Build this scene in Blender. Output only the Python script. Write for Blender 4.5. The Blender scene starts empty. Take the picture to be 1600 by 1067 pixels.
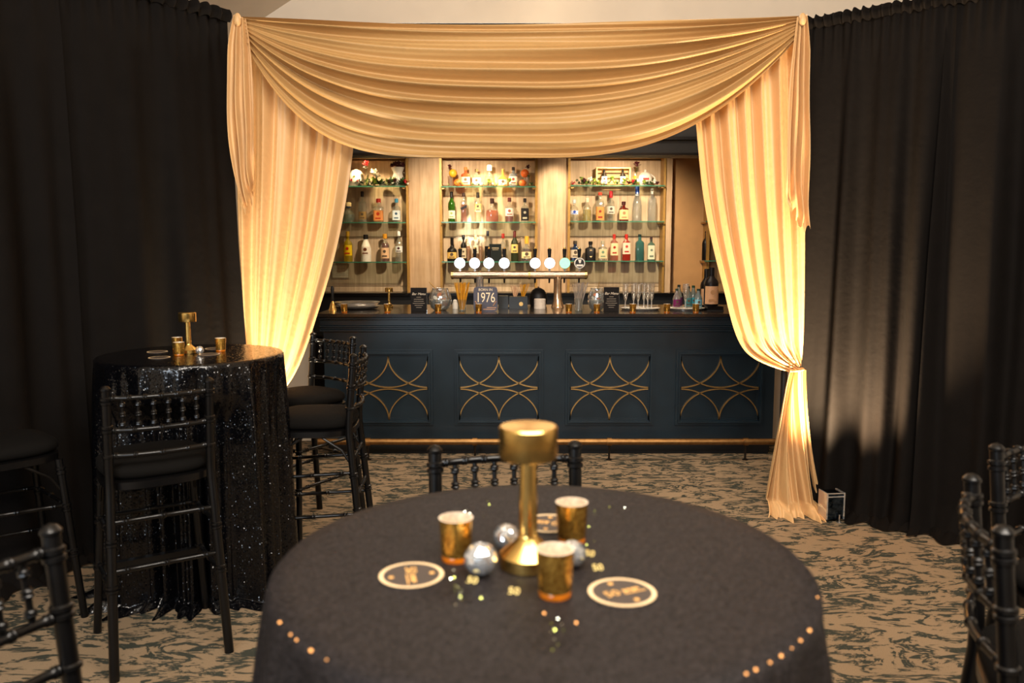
import bpy, math, random
from math import sin, cos, pi, radians, sqrt, atan2, tan
from mathutils import Vector, Matrix
random.seed(7)
S = bpy.context.scene
COL = S.collection
# ------------------------------------------------------------------ camera
FP = 1264.0                      # focal length in pixels of the 1600 px frame
EYE = 1.575
TH = math.atan(142.5/FP)         # pitch down
cam_d = bpy.data.cameras.new('camera'); cam = bpy.data.objects.new('camera', cam_d); COL.objects.link(cam)
cam.location = (0, 0, EYE); cam.rotation_euler = (pi/2-TH, 0, 0)
cam_d.sensor_width = 36; cam_d.lens = FP/1600*36; cam_d.clip_start = .05; cam_d.clip_end = 60
cam_d.dof.use_dof = True; cam_d.dof.focus_distance = 5.6; cam_d.dof.aperture_fstop = 3.4
S.camera = cam
# ------------------------------------------------------------------ world, exposure, ambient lights
w = bpy.data.worlds.new('world'); S.world = w; w.use_nodes = True
w.node_tree.nodes['Background'].inputs[0].default_value = (1.0, .86, .74, 1)
w.node_tree.nodes['Background'].inputs[1].default_value = .22
S.view_settings.view_transform = 'Standard'; S.view_settings.look = 'None'
S.view_settings.exposure = 0.0; S.view_settings.gamma = 1.0; S.view_settings.use_curve_mapping = False
def aim(o, tgt): o.rotation_euler = (Vector(tgt)-o.location).to_track_quat('-Z', 'Y').to_euler()
def area(name, loc, tgt, sx, sy, power, col):
    l = bpy.data.lights.new(name, 'AREA'); l.shape = 'RECTANGLE'; l.size = sx; l.size_y = sy; l.energy = power; l.color = col
    o = bpy.data.objects.new(name, l); COL.objects.link(o); o.location = loc; aim(o, tgt); return o
def spot(name, loc, tgt, power, col, size, blend=.6, r=.03):
    l = bpy.data.lights.new(name, 'SPOT'); l.energy = power; l.color = col; l.spot_size = radians(size); l.spot_blend = blend
    l.shadow_soft_size = r
    o = bpy.data.objects.new(name, l); COL.objects.link(o); o.location = loc; aim(o, tgt); return o
area('ceiling_light_room', (.6, .2, 3.6), (.3, 4.4, .4), 3.0, 1.4, 265, (1, .90, .78))  # added ambient fill overhead at the camera end, not a real fixture
area('ceiling_light_aisle', (.2, 5.55, 3.3), (.2, 5.0, 0), 2.2, .5, 60, (1, .86, .70))  # added fill to brighten the carpet before the bar
area('window_light', (-2.0, -2.3, 2.2), (.3, 4, .9), 1.8, 1.5, 130, (.80, .90, 1))  # added cool fill from the camera side, source unseen
spot('uplight_beam_curtain', (1.87, 4.46, .20), (2.08, 4.72, 2.5), 750, (1, .70, .42), 84, 1.0, .05)  # extra beam added by the right uplight to warm the black curtain
WARM = (1, .70, .38)
spot('uplight_beam_right', (1.83, 4.56, .26), (1.70, 4.84, 1.6), 360, (1, .78, .50), 92, 1.0, .05)
spot('uplight_beam_left', (-1.62, 4.50, .26), (-1.45, 4.86, 1.6), 360, (1, .78, .50), 92, 1.0, .05)
for nm, x, p in (('a', -1.43, 40), ('b', -.23, 75), ('d', 1.04, 40)):
    spot('shelf_spot_'+nm, (x, 8.06, 2.58), (x, 8.36, 1.6), p, WARM, 100, .7, .02)
spot('shelf_spot_c', (.42, 7.75, 2.58), (.42, 8.24, 2.17), 36, (1, .8, .55), 48, 1.0, .03)
spot('shelf_spot_white', (.05, 6.95, 2.5), (-.40, 8.38, 1.765), 480, (1, .97, .92), 12, .8, .02)  # added lamp, its pool stands in for a white reflection on the panelling
spot('bar_spot_left', (-.6, 7.0, 2.58), (-.5, 8.3, 1.5), 175, (1, .80, .56), 90, .8, .05)  # added fill washing the shelves from the front, no fixture there
spot('bar_spot_right', (1.1, 7.0, 2.58), (1.0, 8.3, 1.5), 175, (1, .80, .56), 90, .8, .05)  # right half of the added front shelf fill
# ------------------------------------------------------------------ pixel helpers
CF = Vector((0, cos(TH), -sin(TH))); CU = Vector((0, sin(TH), cos(TH))); CX = Vector((1, 0, 0)); CO = Vector((0, 0, EYE))
def ray(px, py): return CF + CX*((px-800)/FP) + CU*(-(py-533.5)/FP)
def at_z(px, py, z):
    d = ray(px, py); t = (z-EYE)/d.z; return CO+d*t
def at_y(px, py, Y):
    d = ray(px, py); return CO+d*(Y/d.y)
def ppm(p): return FP/((Vector(p)-CO).dot(CF))
def zy(py, Y): return at_y(800, py, Y).z
def xx(px, Y, py=400): return at_y(px, py, Y).x
# ------------------------------------------------------------------ materials
def lin(h):
    if isinstance(h, str):
        h = h.lstrip('#'); c = [int(h[i:i+2], 16)/255 for i in (0, 2, 4)]
    else: c = h
    return tuple((v/12.92 if v <= .04045 else ((v+.055)/1.055)**2.4) for v in c)+(1,)
MC = {}
def nt(name):
    m = bpy.data.materials.new(name); m.use_nodes = True; n = m.node_tree; return m, n, n.nodes['Principled BSDF']
def pm(name, col, rough=.5, metal=0, var=.12, scale=40, coat=0, spec=.5, bump=0, sheen=0, emit=None, estr=0, trans=0, aniso=0):
    if name in MC: return MC[name]
    m, n, b = nt(name); c = lin(col)
    tc = n.nodes.new('ShaderNodeTexCoord'); no = n.nodes.new('ShaderNodeTexNoise'); no.inputs['Scale'].default_value = scale
    no.inputs['Detail'].default_value = 3
    n.links.new(tc.outputs['Object'], no.inputs['Vector'])
    cr = n.nodes.new('ShaderNodeValToRGB'); n.links.new(no.outputs['Fac'], cr.inputs['Fac'])
    cr.color_ramp.elements[0].position = .3; cr.color_ramp.elements[1].position = .7
    cr.color_ramp.elements[0].color = tuple(v*(1-var) for v in c[:3])+(1,)
    cr.color_ramp.elements[1].color = tuple(min(1, v*(1+var)) for v in c[:3])+(1,)
    n.links.new(cr.outputs['Color'], b.inputs['Base Color'])
    b.inputs['Roughness'].default_value = rough; b.inputs['Metallic'].default_value = metal
    b.inputs['Specular IOR Level'].default_value = spec; b.inputs['Coat Weight'].default_value = coat
    b.inputs['Sheen Weight'].default_value = sheen; b.inputs['Transmission Weight'].default_value = trans
    b.inputs['Anisotropic'].default_value = aniso
    if bump:
        bp = n.nodes.new('ShaderNodeBump'); bp.inputs['Strength'].default_value = bump; bp.inputs['Distance'].default_value = .002
        n.links.new(no.outputs['Fac'], bp.inputs['Height']); n.links.new(bp.outputs['Normal'], b.inputs['Normal'])
    if emit:
        b.inputs['Emission Color'].default_value = lin(emit); b.inputs['Emission Strength'].default_value = estr
    MC[name] = m; return m
def glass(name, col, dens=.0, gl=.10, body=None):
    """thin glass: tinted see-through with a fresnel gloss; dens mixes in a body colour (frosted or coloured glass, liquid)"""
    if name in MC: return MC[name]
    m = bpy.data.materials.new(name); m.use_nodes = True; n = m.node_tree; n.nodes.clear()
    out = n.nodes.new('ShaderNodeOutputMaterial'); tr = n.nodes.new('ShaderNodeBsdfTransparent'); gs = n.nodes.new('ShaderNodeBsdfGlossy')
    df = n.nodes.new('ShaderNodeBsdfTranslucent'); d2 = n.nodes.new('ShaderNodeBsdfDiffuse'); ad = n.nodes.new('ShaderNodeMixShader'); ad.inputs[0].default_value = .5
    m1 = n.nodes.new('ShaderNodeMixShader'); m2 = n.nodes.new('ShaderNodeMixShader'); lw = n.nodes.new('ShaderNodeLayerWeight')
    lw.inputs['Blend'].default_value = .35
    no = n.nodes.new('ShaderNodeTexNoise'); no.inputs['Scale'].default_value = 30
    mr = n.nodes.new('ShaderNodeMapRange'); mr.inputs['To Min'].default_value = max(0, dens-.05); mr.inputs['To Max'].default_value = min(1, dens+.05)
    n.links.new(no.outputs['Fac'], mr.inputs['Value']); n.links.new(mr.outputs[0], m1.inputs[0])
    tr.inputs[0].default_value = lin(col); gs.inputs['Roughness'].default_value = .06; gs.inputs['Color'].default_value = (1, 1, 1, 1)
    for q in (df, d2): q.inputs[0].default_value = lin(body or col)
    n.links.new(df.outputs[0], ad.inputs[1]); n.links.new(d2.outputs[0], ad.inputs[2])
    n.links.new(tr.outputs[0], m1.inputs[1]); n.links.new(ad.outputs[0], m1.inputs[2])
    ma = n.nodes.new('ShaderNodeMath'); ma.operation = 'MULTIPLY_ADD'; ma.inputs[1].default_value = .55; ma.inputs[2].default_value = gl*.5
    n.links.new(lw.outputs['Facing'], ma.inputs[0]); n.links.new(ma.outputs[0], m2.inputs[0])
    n.links.new(m1.outputs[0], m2.inputs[1]); n.links.new(gs.outputs[0], m2.inputs[2]); n.links.new(m2.outputs[0], out.inputs[0])
    MC[name] = m; return m
def wood(name, c1, c2, c3, rough=.55, scale=1.0):
    m, n, b = nt(name); tc = n.nodes.new('ShaderNodeTexCoord'); mp = n.nodes.new('ShaderNodeMapping')
    mp.inputs['Scale'].default_value = (26*scale, 26*scale, 1.4*scale); n.links.new(tc.outputs['Object'], mp.inputs['Vector'])
    no = n.nodes.new('ShaderNodeTexNoise'); no.inputs['Scale'].default_value = 1.5; no.inputs['Detail'].default_value = 8; no.inputs['Distortion'].default_value = .6
    n.links.new(mp.outputs[0], no.inputs['Vector'])
    cr = n.nodes.new('ShaderNodeValToRGB'); e = cr.color_ramp.elements
    e[0].position = .30; e[0].color = lin(c1); e[1].position = .72; e[1].color = lin(c3); q = e.new(.5); q.color = lin(c2)
    n.links.new(no.outputs['Fac'], cr.inputs['Fac'])
    n2 = n.nodes.new('ShaderNodeTexNoise'); n2.inputs['Scale'].default_value = 5; n.links.new(tc.outputs['Object'], n2.inputs['Vector'])
    mx = n.nodes.new('ShaderNodeMix'); mx.data_type = 'RGBA'; mx.blend_type = 'MULTIPLY'; mx.inputs[0].default_value = .35
    c4 = n.nodes.new('ShaderNodeValToRGB'); c4.color_ramp.elements[0].position = .35; c4.color_ramp.elements[0].color = (.55, .5, .45, 1); c4.color_ramp.elements[1].position = .65
    n.links.new(n2.outputs['Fac'], c4.inputs['Fac'])
    n.links.new(cr.outputs[0], mx.inputs[6]); n.links.new(c4.outputs[0], mx.inputs[7]); n.links.new(mx.outputs[2], b.inputs['Base Color'])
    b.inputs['Roughness'].default_value = rough; b.inputs['Specular IOR Level'].default_value = .3
    return m
def carpet():
    m, n, b = nt('carpet'); L = n.links.new
    tc = n.nodes.new('ShaderNodeTexCoord'); mp = n.nodes.new('ShaderNodeMapping'); L(tc.outputs['Object'], mp.inputs['Vector'])
    mp.inputs['Scale'].default_value = (2.5, 5.0, 1); mp.inputs['Rotation'].default_value = (0, 0, .1)
    a = n.nodes.new('ShaderNodeTexNoise'); a.inputs['Scale'].default_value = 1.25; a.inputs['Detail'].default_value = 7; a.inputs['Roughness'].default_value = .66; a.inputs['Distortion'].default_value = 1.1
    L(mp.outputs[0], a.inputs['Vector'])
    # ridged: dark where |n-.5| is small -> broken wandering lines
    s = n.nodes.new('ShaderNodeMath'); s.operation = 'SUBTRACT'; s.inputs[1].default_value = .5; L(a.outputs['Fac'], s.inputs[0])
    ab = n.nodes.new('ShaderNodeMath'); ab.operation = 'ABSOLUTE'; L(s.outputs[0], ab.inputs[0])
    m2 = n.nodes.new('ShaderNodeMapping'); m2.inputs['Scale'].default_value = (6, 17, 1); L(tc.outputs['Object'], m2.inputs['Vector'])
    c = n.nodes.new('ShaderNodeTexNoise'); c.inputs['Scale'].default_value = 1.4; c.inputs['Detail'].default_value = 5; c.inputs['Distortion'].default_value = .8; L(m2.outputs[0], c.inputs['Vector'])
    # line mask
    r1 = n.nodes.new('ShaderNodeMapRange'); r1.inputs['From Min'].default_value = .026; r1.inputs['From Max'].default_value = .040; r1.inputs['To Min'].default_value = 1; r1.inputs['To Max'].default_value = 0; L(ab.outputs[0], r1.inputs[0])
    r2 = n.nodes.new('ShaderNodeMapRange'); r2.inputs['From Min'].default_value = .40; r2.inputs['From Max'].default_value = .46; L(c.outputs['Fac'], r2.inputs[0])
    mu = n.nodes.new('ShaderNodeMath'); mu.operation = 'MULTIPLY'; L(r1.outputs[0], mu.inputs[0]); L(r2.outputs[0], mu.inputs[1])
    r3 = n.nodes.new('ShaderNodeMapRange'); r3.inputs['From Min'].default_value = .585; r3.inputs['From Max'].default_value = .62; L(c.outputs['Fac'], r3.inputs[0])
    mxm = n.nodes.new('ShaderNodeMath'); mxm.operation = 'MAXIMUM'; L(mu.outputs[0], mxm.inputs[0]); L(r3.outputs[0], mxm.inputs[1])
    f = n.nodes.new('ShaderNodeTexNoise'); f.inputs['Scale'].default_value = 260; f.inputs['Detail'].default_value = 2; L(tc.outputs['Object'], f.inputs['Vector'])
    g = n.nodes.new('ShaderNodeTexNoise'); g.inputs['Scale'].default_value = 1.3; L(tc.outputs['Object'], g.inputs['Vector'])
    b1 = n.nodes.new('ShaderNodeMix'); b1.data_type = 'RGBA'; b1.inputs[6].default_value = lin('a08a70'); b1.inputs[7].default_value = lin('877258'); L(g.outputs['Fac'], b1.inputs[0])
    b2 = n.nodes.new('ShaderNodeMix'); b2.data_type = 'RGBA'; L(mxm.outputs[0], b2.inputs[0]); L(b1.outputs[2], b2.inputs[6]); b2.inputs[7].default_value = lin('3c3e36')
    b3 = n.nodes.new('ShaderNodeMix'); b3.data_type = 'RGBA'; b3.blend_type = 'MULTIPLY'; b3.inputs[0].default_value = .5; L(b2.outputs[2], b3.inputs[6])
    fr = n.nodes.new('ShaderNodeMapRange'); fr.inputs['From Min'].default_value = .3; fr.inputs['From Max'].default_value = .7; fr.inputs['To Min'].default_value = .6; fr.inputs['To Max'].default_value = 1.1; L(f.outputs['Fac'], fr.inputs[0]); L(fr.outputs[0], b3.inputs[7])
    L(b3.outputs[2], b.inputs['Base Color']); b.inputs['Roughness'].default_value = .95; b.inputs['Specular IOR Level'].default_value = .1
    bp = n.nodes.new('ShaderNodeBump'); bp.inputs['Strength'].default_value = .5; bp.inputs['Distance'].default_value = .004; L(f.outputs['Fac'], bp.inputs['Height']); L(bp.outputs[0], b.inputs['Normal'])
    return m
def sequin(name, col, cell, amt, rough, metal, band, power=1, spec=.5):
    m, n, b = nt(name); L = n.links.new
    tc = n.nodes.new('ShaderNodeTexCoord'); v = n.nodes.new('ShaderNodeTexVoronoi'); v.inputs['Scale'].default_value = 1/cell
    L(tc.outputs['Object'], v.inputs['Vector'])
    sb = n.nodes.new('ShaderNodeVectorMath'); sb.operation = 'SUBTRACT'; sb.inputs[1].default_value = (.5, .5, .5); L(v.outputs['Color'], sb.inputs[0])
    sc = n.nodes.new('ShaderNodeVectorMath'); sc.operation = 'SCALE'; sc.inputs['Scale'].default_value = amt; L(sb.outputs[0], sc.inputs[0])
    wn = n.nodes.new('ShaderNodeTexWhiteNoise'); L(v.outputs['Color'], wn.inputs['Vector']); pw = n.nodes.new('ShaderNodeMath'); pw.operation = 'POWER'; pw.inputs[1].default_value = power; L(wn.outputs['Value'], pw.inputs[0])
    mm_ = n.nodes.new('ShaderNodeMath'); mm_.operation = 'MULTIPLY'; mm_.inputs[1].default_value = amt; L(pw.outputs[0], mm_.inputs[0]); L(mm_.outputs[0], sc.inputs['Scale'])
    ge = n.nodes.new('ShaderNodeNewGeometry'); ad = n.nodes.new('ShaderNodeVectorMath'); ad.operation = 'ADD'; L(ge.outputs['Normal'], ad.inputs[0]); L(sc.outputs[0], ad.inputs[1])
    nm = n.nodes.new('ShaderNodeVectorMath'); nm.operation = 'NORMALIZE'; L(ad.outputs[0], nm.inputs[0]); L(nm.outputs[0], b.inputs['Normal'])
    # rows of stitched sequins, wavy
    mp = n.nodes.new('ShaderNodeMapping'); mp.inputs['Rotation'].default_value = (0, 0, .5); L(tc.outputs['Object'], mp.inputs['Vector'])
    wv = n.nodes.new('ShaderNodeTexWave'); wv.inputs['Scale'].default_value = 16; wv.inputs['Distortion'].default_value = 11; wv.inputs['Detail'].default_value = 2; wv.inputs['Detail Scale'].default_value = 9; L(mp.outputs[0], wv.inputs['Vector'])
    mx = n.nodes.new('ShaderNodeMix'); mx.data_type = 'RGBA'; c = lin(col); mx.inputs[6].default_value = tuple(q*(1-band) for q in c[:3])+(1,); mx.inputs[7].default_value = tuple(q*(1+band) for q in c[:3])+(1,)
    L(wv.outputs['Fac'], mx.inputs[0]); L(mx.outputs[2], b.inputs['Base Color'])
    b.inputs['Roughness'].default_value = rough; b.inputs['Metallic'].default_value = metal; b.inputs['Specular IOR Level'].default_value = spec
    return m
def fabric(name, col, rough=.45, sheen=.3, trl=.0, weave=900, var=.06, spec=.4):
    m, n, b = nt(name); L = n.links.new; c = lin(col)
    tc = n.nodes.new('ShaderNodeTexCoord'); no = n.nodes.new('ShaderNodeTexNoise'); no.inputs['Scale'].default_value = 9; no.inputs['Detail'].default_value = 5; L(tc.outputs['Object'], no.inputs['Vector'])
    mx = n.nodes.new('ShaderNodeMix'); mx.data_type = 'RGBA'; mx.inputs[6].default_value = tuple(q*(1-var) for q in c[:3])+(1,); mx.inputs[7].default_value = tuple(min(1, q*(1+var)) for q in c[:3])+(1,)
    L(no.outputs['Fac'], mx.inputs[0]); L(mx.outputs[2], b.inputs['Base Color'])
    b.inputs['Roughness'].default_value = rough; b.inputs['Sheen Weight'].default_value = sheen; b.inputs['Sheen Roughness'].default_value = .4; b.inputs['Specular IOR Level'].default_value = spec
    b.inputs['Sheen Tint'].default_value = tuple(min(1, q*1.6) for q in c[:3])+(1,)
    n2 = n.nodes.new('ShaderNodeTexNoise'); n2.inputs['Scale'].default_value = weave; L(tc.outputs['Object'], n2.inputs['Vector'])
    n3 = n.nodes.new('ShaderNodeTexNoise'); n3.inputs['Scale'].default_value = 28; n3.inputs['Detail'].default_value = 4; L(tc.outputs['Object'], n3.inputs['Vector'])
    bp = n.nodes.new('ShaderNodeBump'); bp.inputs['Strength'].default_value = .25; bp.inputs['Distance'].default_value = .001; L(n2.outputs['Fac'], bp.inputs['Height'])
    b4 = n.nodes.new('ShaderNodeBump'); b4.inputs['Strength'].default_value = .35; b4.inputs['Distance'].default_value = .006; L(n3.outputs['Fac'], b4.inputs['Height']); L(bp.outputs[0], b4.inputs['Normal']); L(b4.outputs[0], b.inputs['Normal'])
    if trl:
        t = n.nodes.new('ShaderNodeBsdfTranslucent'); t.inputs[0].default_value = c; ms = n.nodes.new('ShaderNodeMixShader'); ms.inputs[0].default_value = trl
        L(b.outputs[0], ms.inputs[1]); L(t.outputs[0], ms.inputs[2]); L(ms.outputs[0], n.nodes['Material Output'].inputs[0])
    return m
M_gold_cloth = fabric('gold_satin', 'd7ad78', .42, .2, .10)
M_swag_cloth = fabric('gold_swag_satin', 'bf9862', .42, .25, .10)
M_black_cloth = fabric('black_curtain_cloth', '13100e', .85, .0, 0, var=.2, spec=.06)
M_seq_l = sequin('black_sequins', '050507', .0045, 1.1, .16, .0, .5, 3, .45)
M_seq_f = sequin('charcoal_sequins', '1c1818', .0035, .30, .6, .0, .6, 1, .18)  # same black cloth, ceiling reflection greyed into the colour
M_oak = wood('light_oak', 'b4946f', 'c6a784', 'd2b594')
M_oak_d = wood('taupe_oak', 'b0977a', 'c6ad8c', 'd6c0a0')
M_brass = pm('brushed_brass', 'e6bc6c', .26, 1, .08, 60, aniso=.4)
M_brass_d = pm('aged_brass', 'c09a60', .42, 1, .15, 30)
M_chrome = pm('chrome', 'e4e0da', .16, .85, .05)
M_blk_lac = pm('black_lacquer', '090808', .28, 0, .2, 20, coat=.0, spec=.38)
M_seat = fabric('black_seat_velvet', '0d0b09', .9, .08, 0, spec=.1)
M_bar = pm('navy_paint', '18262f', .32, 0, .22, 5, spec=.5)
M_bartop = pm('dark_bar_top', '231d1a', .22, 0, .3, 8, coat=.3)
M_black = pm('black_paint', '0b0b0c', .5, 0, .2, 10)
M_plaster = pm('warm_plaster', 'd8cbb8', .8, 0, .06, 2, bump=.1)
M_ceil = pm('cream_ceiling', 'cfc2b0', .85, 0, .06, 2)
M_tan = pm('tan_wall', 'b68a58', .5, 0, .12, 4)
M_green_edge = glass('green_shelf_glass', 'f2f8f4', .03, .03, 'a8c8b8')
M_gedge = pm('green_glass_edge', '3f7e66', .15, 0, .15, 30)
M_clear = glass('clear_glass', 'eef2ee', .04, .12, 'ffffff')
M_clear2 = glass('bottle_glass', 'f2f4ee', .12, .1, 'e8ece8')
M_mirror = pm('mirror_glass', 'f0f2f4', .10, .85, .02)
M_white = pm('white_ceramic', 'efe8da', .3, 0, .04, coat=.3)
M_leaf = pm('dark_green_leaves', '2f4a1e', .5, 0, .4, 60)
M_leaf2 = pm('light_green_leaves', '8aa040', .5, 0, .3, 60)
M_red = pm('red_petals', 'b3242a', .6, 0, .3, 80)
M_wine = pm('dark_red_petals', '4a0d14', .6, 0, .3, 80)
M_whitep = pm('white_petals', 'f4efe2', .6, 0, .05, 80)
M_orange = pm('orange_peel', 'e8702a', .45, 0, .15, 80, bump=.2)
M_lemon = pm('lemon_peel', 'e8b02c', .45, 0, .12, 80, bump=.2)
def mat(spec):
    if not isinstance(spec, str): return spec
    return pm('paint_'+spec, spec, .4, 0, .08, 120, spec=.22)
# ------------------------------------------------------------------ mesh builder
class MB:
    def __init__(s): s.v = []; s.f = []
    def add(s, vs, fs):
        o = len(s.v); s.v += [tuple(p) for p in vs]; s.f += [tuple(i+o for i in f) for f in fs]; return s
    def box(s, x0, x1, y0, y1, z0, z1):
        return s.add([(x0, y0, z0), (x1, y0, z0), (x1, y1, z0), (x0, y1, z0), (x0, y0, z1), (x1, y0, z1), (x1, y1, z1), (x0, y1, z1)],
                     [(0, 3, 2, 1), (4, 5, 6, 7), (0, 1, 5, 4), (1, 2, 6, 5), (2, 3, 7, 6), (3, 0, 4, 7)])
    def lathe(s, prof, c=(0, 0, 0), seg=20, n=2, dr=1.0, cap=True):
        vs = []; fs = []
        for r, z in prof:
            for k in range(seg):
                a = 2*pi*k/seg; ca, sa = cos(a), sin(a)
                if n != 2:
                    q = (abs(ca)**n+abs(sa)**n)**(-1/n)
                else: q = 1
                vs.append((c[0]+r*q*ca, c[1]+r*q*sa*dr, c[2]+z))
        m = len(prof)
        for i in range(m-1):
            for k in range(seg):
                k2 = (k+1) % seg; fs.append((i*seg+k, i*seg+k2, (i+1)*seg+k2, (i+1)*seg+k))
        if cap: fs.append(tuple(range(seg-1, -1, -1))); fs.append(tuple((m-1)*seg+k for k in range(seg)))
        return s.add(vs, fs)
    def tube(s, pts, rad, seg=10, closed=False):
        pts = [Vector(p) for p in pts]; N = len(pts)
        if not hasattr(rad, '__len__'): rad = [rad]*N
        vs = []; fs = []; up = None
        for i in range(N):
            if closed: t = pts[(i+1) % N]-pts[i-1]
            else: t = pts[min(i+1, N-1)]-pts[max(i-1, 0)]
            t.normalize()
            if up is None:
                up = Vector((0, 0, 1)) if abs(t.z) < .9 else Vector((0, 1, 0))
            a = t.cross(up).normalized(); b = a.cross(t).normalized(); up = b
            for k in range(seg):
                q = 2*pi*k/seg; vs.append(pts[i]+(a*cos(q)+b*sin(q))*rad[i])
        for i in range(N if closed else N-1):
            for k in range(seg):
                k2 = (k+1) % seg; j = (i+1) % N; fs.append((i*seg+k, i*seg+k2, j*seg+k2, j*seg+k))
        if not closed: fs.append(tuple(range(seg-1, -1, -1))); fs.append(tuple((N-1)*seg+k for k in range(seg)))
        return s.add(vs, fs)
    def grid(s, fn, nu, nv, wrap=False):
        vs = [fn(i/nu, j/nv) for j in range(nv+1) for i in range(nu if wrap else nu+1)]
        W = nu if wrap else nu+1; fs = []
        for j in range(nv):
            for i in range(nu):
                i2 = (i+1) % W; fs.append((j*W+i, j*W+i2, (j+1)*W+i2, (j+1)*W+i))
        return s.add(vs, fs)
    def ball(s, c, r, seg=16, rings=10, sz=1):
        prof = [(max(1e-4, r*sin(pi*i/rings)), -r*cos(pi*i/rings)*sz) for i in range(rings+1)]
        return s.lathe(prof, c, seg, cap=False)
    def tf(s, m):
        s.v = [tuple(m @ Vector(p)) for p in s.v]; return s
    def build(s, name, m, parent=None, loc=None, smooth=True, ang=38):
        me = bpy.data.meshes.new(name); me.from_pydata(s.v, [], s.f); me.update()
        me.materials.append(mat(m))
        if smooth:
            me.polygons.foreach_set('use_smooth', [True]*len(me.polygons)); me.set_sharp_from_angle(angle=radians(ang))
        o = bpy.data.objects.new(name, me); COL.objects.link(o)
        if parent: o.parent = parent
        if loc is not None: o.location = loc
        return o
def tag(o, label, cat, group=None):
    o['label'] = label; o['category'] = cat
    if group: o['group'] = group
    return o
def thing(name, label, cat, loc, rz=0, group=None):
    o = bpy.data.objects.new(name, None); COL.objects.link(o); o.empty_display_size = .05
    o.location = loc; o.rotation_euler = (0, 0, rz); return tag(o, label, cat, group)
def struct(name, mb, m, smooth=False):
    o = mb.build(name, m, smooth=smooth); o['kind'] = 'structure'; return o
def copy_tree(o, parent=None):
    c = o.copy(); COL.objects.link(c); c.parent = parent
    for ch in o.children: copy_tree(ch, c)
    return c
def text(name, s, size, m, parent, loc, rot=(pi/2, 0, 0), ext=.0006, sx=1, align='CENTER', shear=0):
    cu = bpy.data.curves.new(name, 'FONT'); cu.body = s; cu.size = size; cu.align_x = align; cu.align_y = 'CENTER'; cu.extrude = ext; cu.shear = shear; cu.resolution_u = 3
    t = bpy.data.objects.new(name, cu); COL.objects.link(t); bpy.context.view_layer.update()
    me = bpy.data.meshes.new_from_object(t.evaluated_get(bpy.context.evaluated_depsgraph_get()))
    bpy.data.objects.remove(t); me.materials.clear(); me.materials.append(mat(m))
    o = bpy.data.objects.new(name, me); COL.objects.link(o); o.parent = parent; o.location = loc; o.rotation_euler = rot; o.scale = (sx, 1, 1); return o
# ================================================================== SETTING
YB = 6.12          # bar front
YW = 8.40          # shelf wall
struct('floor', MB().box(-4.2, 4.2, -2.6, 8.6, -.05, 0), carpet())
pA = at_y(420, 23, 6.6); pB = at_y(455, 0, 6.6); sl = (pB.z-pA.z)/(pB.x-pA.x)
xt = pA.x+(4.6-pA.z)/sl; zl = pA.z+(-3.4-pA.x)*sl
mb = MB(); y0, y1 = -2.6, 6.62
mb.add([(-3.4, y0, zl), (xt, y0, 4.6), (4.2, y0, 4.6), (-3.4, y1, zl), (xt, y1, 4.6), (4.2, y1, 4.6),
        (-3.4, y0, zl+.1), (xt, y0, 4.7), (4.2, y0, 4.7), (-3.4, y1, zl+.1), (xt, y1, 4.7), (4.2, y1, 4.7)],
       [(0, 3, 4, 1), (1, 4, 5, 2), (6, 7, 10, 9), (7, 8, 11, 10), (0, 1, 7, 6), (1, 2, 8, 7), (3, 9, 10, 4), (4, 10, 11, 5), (0, 6, 9, 3), (2, 5, 11, 8)])
struct('ceiling', mb, M_ceil)
struct('wall_left', MB().box(-3.5, -3.4, -2.6, 6.6, 0, zl), M_plaster)
struct('wall_right', MB().box(4.1, 4.2, -2.6, 6.6, 0, 4.6), M_plaster)
struct('wall_back', MB().box(-3.4, 4.2, 6.60, 6.72, 2.80, 4.6), M_plaster)
struct('wall_back', MB().box(-3.4, -1.66, 6.60, 6.72, 0, 2.80), M_plaster)
struct('wall_back', MB().box(2.15, 4.2, 6.60, 6.72, 0, 2.80), M_plaster)
struct('wall_alcove', MB().box(-2.6, 2.9, 8.43, 8.55, 0, 2.8), M_tan)
struct('wall_alcove', MB().box(-2.7, -2.6, 6.72, 8.55, 0, 2.8), M_tan)
struct('wall_alcove', MB().box(2.8, 2.9, 6.72, 8.43, 0, 2.8), M_tan)
struct('ceiling_alcove', MB().box(-2.6, 2.8, 6.76, 8.43, 2.64, 2.80), M_black)
# canopy fascia over the bar
zc0 = zy(243.5, 6.60)
cn = thing('bar_canopy', 'black moulded fascia beam above the bar behind the gold swag', 'fascia', (.24, 6.6, zc0))
MB().box(-1.90, 1.91, -.02, .16, 0, .50).build('fascia_board', M_black, cn, smooth=False)
MB().box(-1.90, 1.91, -.05, .0, .12, .145).build('molding', M_blk_lac, cn, smooth=False)
MB().box(-1.90, 1.91, -.035, .0, 0, .02).build('molding', M_blk_lac, cn, smooth=False)
# ================================================================== SHELF WALL
SC = ppm((0, 8.28, 1.9))
def X8(px): return xx(px, YW)
su = thing('shelving_unit', 'light oak back-bar shelving wall with glass shelves', 'shelving', (0, YW, 0))
zt = zy(248, YW); zb = 1.0
bays = [(500, 641), (692, 837), (887, 1031)]
for a, b in bays:
    x0, x1 = X8(a), X8(b)
    zs = [zb, zy(447, YW), zy(370, YW), zy(290, YW), zt-.02]
    for i in range(4):
        MB().box(x0, x1, -.015, .02, zs[i]+.003, zs[i+1]-.003).build('back_panel', M_oak_d, su, smooth=False)
for a, b in ((642, 691), (838, 886)):
    x0, x1 = X8(a), X8(b)
    MB().box(x0+.004, x1-.004, -.16, .0, zb, zt).build('pilaster', M_oak, su, smooth=False)
for px in (641.5, 692, 837, 886.5, 1031, 1099):
    x = X8(px); MB().box(x-.012, x+.012, -.20, .0, zb, zt).build('upright', pm('gilt_trim', 'a8803f', .4, .3), su, smooth=False)
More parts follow.
